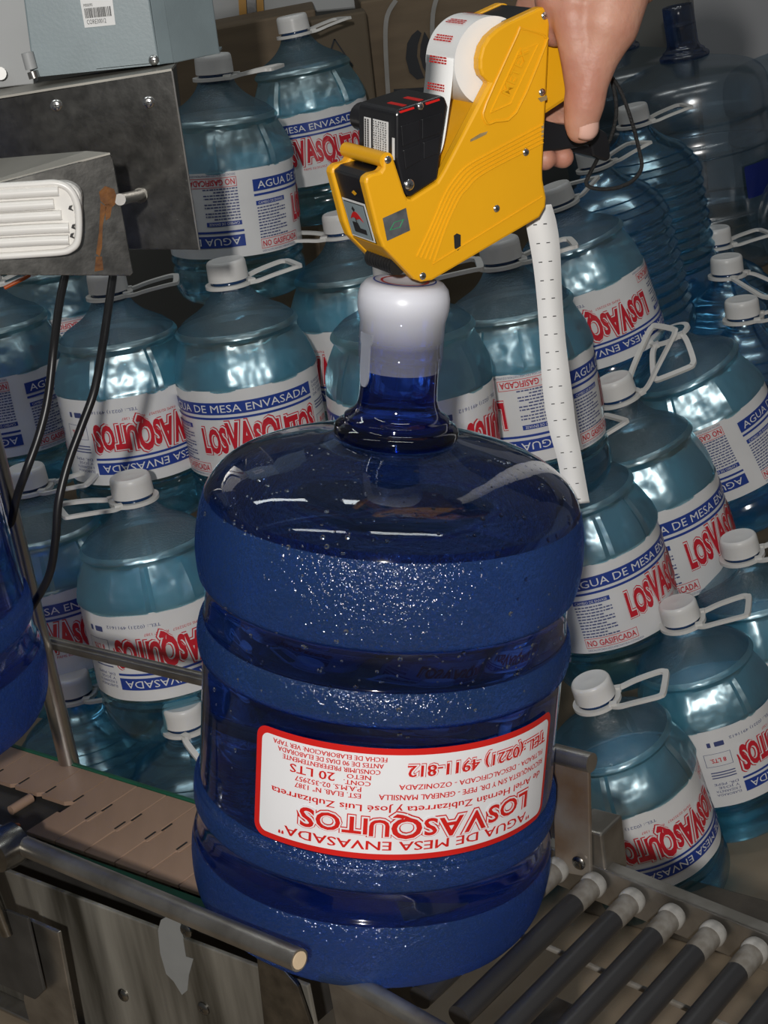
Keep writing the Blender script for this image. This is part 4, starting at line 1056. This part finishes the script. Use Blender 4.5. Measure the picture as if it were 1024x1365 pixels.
# ceramic heating element: rounded tray with long ribs
def rrpoly(x0, y0, x1, y1, sl, r, n=6):
    pts = []
    for (cx, cy, a0) in ((x1-r*1.2, y0+r, -90), (x1-r*1.2, y1-r, 0)):
        for k in range(n+1): a = radians(a0 + 90*k/n); pts.append((cx + r*1.2*cos(a), cy + r*sin(a)))
    pts += [(x0, y1), (x0, y0)]
    return [(x, y + sl*(x1-x)) for x, y in pts]
YAW[0] = 0.0
el = traced('ceramic_element', rrpoly(-70, 241, 108, 337, 0.07, 24), YB-0.022, 0.018, 'ceramic', mach, 0.004); el['label'] = 'white ribbed ceramic heating element'
for k, (y, xe) in enumerate(((254, 78), (271, 72), (286, 82), (303, 92), (319, 92))):
    mch(tube('ceramic_rib', curve([ony(-70, y+9, YB-0.024), ony(40, y+2.5, YB-0.024), ony(xe, y+0.5, YB-0.024)], 3), 0.0042, M['ceramic'], None, 12))
mch(tube('ceramic_rim', curve([ony(-70, 252, YB-0.023), ony(0, 248.5, YB-0.023), ony(50, 245.5, YB-0.023), ony(75, 244.5, YB-0.023), ony(92, 252, YB-0.023), ony(102, 270, YB-0.023), ony(105, 295, YB-0.023), ony(103, 322, YB-0.023), ony(94, 332, YB-0.023), ony(80, 336, YB-0.023), ony(40, 339, YB-0.023), ony(0, 341.5, YB-0.023), ony(-70, 345, YB-0.023)], 6), 0.0030, M['ceramic'], None, 10))
for (x, y) in ((92, 275), (96, 300), (94, 312)):
    traced('chip', [(x, y), (x+4, y-1), (x+2, y+3), (x+5, y+6), (x-1, y+4)], YB-0.0265, 0.003, 'slot', mach, 0)
# grey switch box above, set back on the flange
YX = 1.56
gb = empty('switch_box', ony(120, 100, YX)); tag(gb, 'grey painted metal switch box with barcode sticker at top left', 'box')
def gbo(o): o.parent = gb; o.matrix_parent_inverse = gb.matrix_world.inverted(); return o
fb = [(20, -90), (183, -105), (213, 86), (45, 103)]
gbo(prism_obj('front_panel', [ony(x, y, YX) for x, y in fb], Y*0, Y*0.006, M['grey_paint'], None, 0.0015))
sdp = [ony(184, -105, YX+0.001), ony(213, 86, YX+0.001), ony(232, 84, YX+0.012), ony(203, -107, YX+0.012)]
gbo(prism_obj('door_edge', sdp, Y*0, Y*0.005, M['grey_paint'], None, 0.001))
sd = [(203, -107), (230, 84.5), (293, 71), (270, -110)]
a_, b_, c_, d_ = ony(203, -107, YX+0.012), ony(231, 84.5, YX+0.012), ony(293, 71, YX+0.06), ony(268, -110, YX+0.06)
gbo(prism_obj('side_panel', [a_, b_, c_, d_], Y*0, Y*0.004, M['grey_paint'], None, 0.001))
gbo(prism_obj('bottom_panel', [ony(45, 103, YX), ony(213, 86, YX), ony(293, 71, YX+0.06), ony(293, 71, YX+0.06)+Y*0.06, ony(45, 103, YX)+Y*0.12], Z*0.0, Z*0.002, M['grey_paint'], None))
gbo(bolt('screw', ony(205, 80, YX), -Y, 0.0048, 0.003, M['screw_steel'], None))
mb = MB()
stk = [ony(x, y, YX-0.0006) for x, y in ((106, -4), (149, -8), (154, 33), (113, 37))]
stick = gbo(prism_obj('barcode_sticker', stk, Y*0, Y*0.0005, M['paper'], None, 0))
def stq(u_, v_): return stk[0]*(1-u_)*(1-v_) + stk[1]*u_*(1-v_) + stk[2]*u_*v_ + stk[3]*(1-u_)*v_ - Y*0.0006
rnd = random.Random(9); u_ = 0.08
while u_ < 0.9:
    ww = rnd.choice((0.012, 0.02, 0.03)); mb.add([stq(u_, 0.38), stq(u_+ww, 0.38), stq(u_+ww, 0.70), stq(u_, 0.70)], [(0, 3, 2, 1)]); u_ += ww + rnd.choice((0.012, 0.02))
for s, v0, h, u0, u1 in (('CORE30012', 0.90, 0.15, 0.10, 0.72), ('M00090', 0.33, 0.10, 0.08, 0.36)):
    tv, tf = text_fit(s, u1-u0, h, 0.0); mb.add([stq(u0+x, v0-y) for x, y in tv], tf)
gbo(mb.build('barcode_print', M['slot'], None))
# hinge knuckle
gbo(tube('hinge', [ony(36, 70, YX-0.004), ony(42, 92, YX-0.004)], 0.0055, M['pale_paint'], None, 14))
gbo(tube('hinge', [ony(43, 95, YX-0.004), ony(46, 104, YX-0.004)], 0.0050, M['steel'], None, 14))
# pale cabinet behind it at the very left
pcab = empty('pale_cabinet', ony(-30, 100, YX+0.1)); tag(pcab, 'pale grey cabinet face at the very top left corner', 'cabinet')
o = prism_obj('door', [ony(x, y, YX+0.05) for x, y in ((-120, -60), (34, -60), (45, 112), (-120, 130))], Y*0, Y*0.03, M['pale_paint'], None, 0.001); o.parent = pcab; o.matrix_parent_inverse = pcab.matrix_world.inverted()
o = tube('knob', [ony(0, 98, YX+0.05), ony(0, 98, YX+0.035)], 0.006, M['ceramic'], None, 14); o.parent = pcab; o.matrix_parent_inverse = pcab.matrix_world.inverted()
# two black cables
for pts, lab in (([(90, 355, 1.46), (80, 400, 1.44), (72, 460, 1.42), (64, 530, 1.42), (52, 580, 1.42), (34, 630, 1.42), (22, 665, 1.44), (10, 720, 1.46)], 'black cable hanging under the heater, the left one of two'),
            ([(152, 358, 1.46), (146, 400, 1.44), (137, 460, 1.42), (126, 520, 1.41), (108, 570, 1.41), (90, 620, 1.41), (78, 670, 1.41), (74, 720, 1.42), (66, 765, 1.44), (48, 800, 1.46), (20, 840, 1.5)], 'black cable hanging under the heater, the right and longer one')):
    o = tube('power_cable', curve([P(*p) for p in pts], 6), 0.0037, M['black_cable']); tag(o, lab, 'cable', 'cables under the heater')
o = tube('copper_wire', [P(6, 384, 1.46), P(34, 370, 1.46), P(40, 366, 1.46)], 0.0018, M['orange_bead']); tag(o, 'short orange wire under the heater bracket at left', 'wire')

# ------------------------------------------------------------------ background: cartons, jugs
def carton(pts, Yd, depth, label, m='cardboard'):
    q = [ony(x, y, Yd) for x, y in pts]
    if m != 'pale_paint':
        for k in (2, 3): q[k].z = 0.066
    e = empty('carton', q[-1]); tag(e, label, 'box', 'cartons at the back')
    o = prism_obj('carton_body', q, Y*0, Y*depth, M[m], None, 0.004); o.parent = e; o.matrix_parent_inverse = e.matrix_world.inverted(); return e
def cpart(e, o): o.parent = e; o.matrix_parent_inverse = e.matrix_world.inverted(); return o
YC = 3.10
c1 = carton([(480, 2), (700, -33), (720, 330), (520, 330)], YC, 0.35, 'large brown strapped carton with dark oval mark behind the label gun')
for xs in ((528, 0, 516, 22, 514, 60, 518, 135), (584, -8, 577, 20, 577, 70, 582, 135)):
    pts = [ony(xs[i], xs[i+1], YC-0.006) for i in range(0, 8, 2)]
    v, f = sweep(curve(pts, 4), rect(0.003, 0.008), (0, 1, 0)); cpart(c1, fixnormals(obj('strap', v, f, M['strap'], None)))
ov = []
for k in range(28):
    a = 2*pi*k/28; ov.append((558 + 17*cos(a) - 2*sin(a), 73 - 33*sin(a)))
left = [p for p in ov]
def swoosh(t): return (560 - 8*sin(pi*t)*cos(pi*t*1.0) + 4*(t-.5), 40 + 67*t)
lh = [(549, 47), (557, 40), (562, 44), (557, 60), (556, 75), (561, 92), (566, 104), (556, 106), (546, 97), (541, 78), (543, 58)]
rh = [(566, 42), (573, 54), (576, 72), (574, 90), (570, 100), (564, 90), (560, 75), (561, 60)]
for pts in (lh, rh): cpart(c1, prism_obj('oval_mark', [ony(x, y, YC-0.003) for x, y in pts], Y*0, Y*0.002, M['box_print']))
cpart(c1, prism_obj('print_line', [ony(x, y, YC-0.003) for x, y in ((525, 119), (640, 112), (641, 128), (526, 134))], Y*0, Y*0.002, M['box_print']))
c2 = carton([(395, 30), (488, 14), (506, 330), (400, 330)], YC-0.12, 0.10, 'smaller carton with a dark triangle mark behind the top bottles', 'cardboard_dark')
for a, b_ in (((446, 52), (436, 84)), ((446, 52), (470, 88))):
    cpart(c2, prism_obj('triangle_mark', [ony(a[0]-1.2, a[1], YC-0.123), ony(a[0]+1.2, a[1], YC-0.123), ony(b_[0]+1.2, b_[1], YC-0.123), ony(b_[0]-1.2, b_[1], YC-0.123)], Y*0, Y*0.002, M['box_print']))
c3 = carton([(230, 48), (420, 12), (440, 330), (230, 330)], YC-0.02, 0.3, 'long carton behind the left top bottles', 'cardboard')
# yellow and black crate edge standing behind the cartons
e = empty('yellow_crate', ony(335, 60, 3.4)); tag(e, 'yellow and black crate standing at the back wall', 'crate')
for x0, x1, m in ((315, 325, 'yellow_dark'), (326, 338, 'black_plastic'), (339, 348, 'yellow_dark')):
    cpart(e, prism_obj('slat', [ony(x, y, 3.4) for x, y in ((x0, -60), (x1, -62), (x1+6, 60), (x0+6, 62))], Y*0, Y*0.03, M[m]))
e2 = carton([(232, -70), (600, -110), (600, 0), (232, 34)], 3.46, 0.05, 'pale board leaning on the back wall', 'pale_paint')
e2.name = 'pale_board'; e2['category'] = 'board'; del e2['group']
mt = ('jug_empty', 'jug_empty', 'jug_neck_dim')
j1 = copy_jug(952, 352, 3.30, 'clear empty jug with open blue neck and dark blue patch at right', Vector((-0.06, 0, 1)), 1.10, mt, 'empty jugs at the back right')
copy_jug(862, 318, 3.62, 'dim empty jug behind the lanyard cord, left of the open necked jug', Vector((-0.06, 0, 1)), 1.10, mt, 'empty jugs at the back right')
copy_jug(1080, 322, 3.62, 'empty jug whose shoulder is cut by the right photo edge', Vector((-0.03, 0, 1)), 1.12, mt, 'empty jugs at the back right')
copy_jug(1068, 262, 3.30, 'empty jug lying on its side with its dark mouth at right photo edge', Vector((-0.12, -1, -0.02)), 0.85, ('jug_empty', 'jug_empty', 'rubber_and_mouth_black'), 'empty jugs at the back right')  # neck coloured black to stand in for the shade inside the mouth
v, f = roundrect2d(-0.035, -0.028, 0.035, 0.028, 0.004, 10)
obj('blue_patch', wrap(v, 0.1345, 0.158, 0.62), f, M['jug_sticker'], j1, True)
# crate stack that carries the jugs
zt = j1.matrix_world.translation.z
pal = box_obj('pallet_block', Vector((1.05, 3.50, (zt+0.065)/2)), X*0.62, Y*0.32, Z*((zt-0.065)/2), M['cardboard_dark'], None, 0.01); tag(pal, 'dark carton block carrying the empty jugs at the back right', 'box')
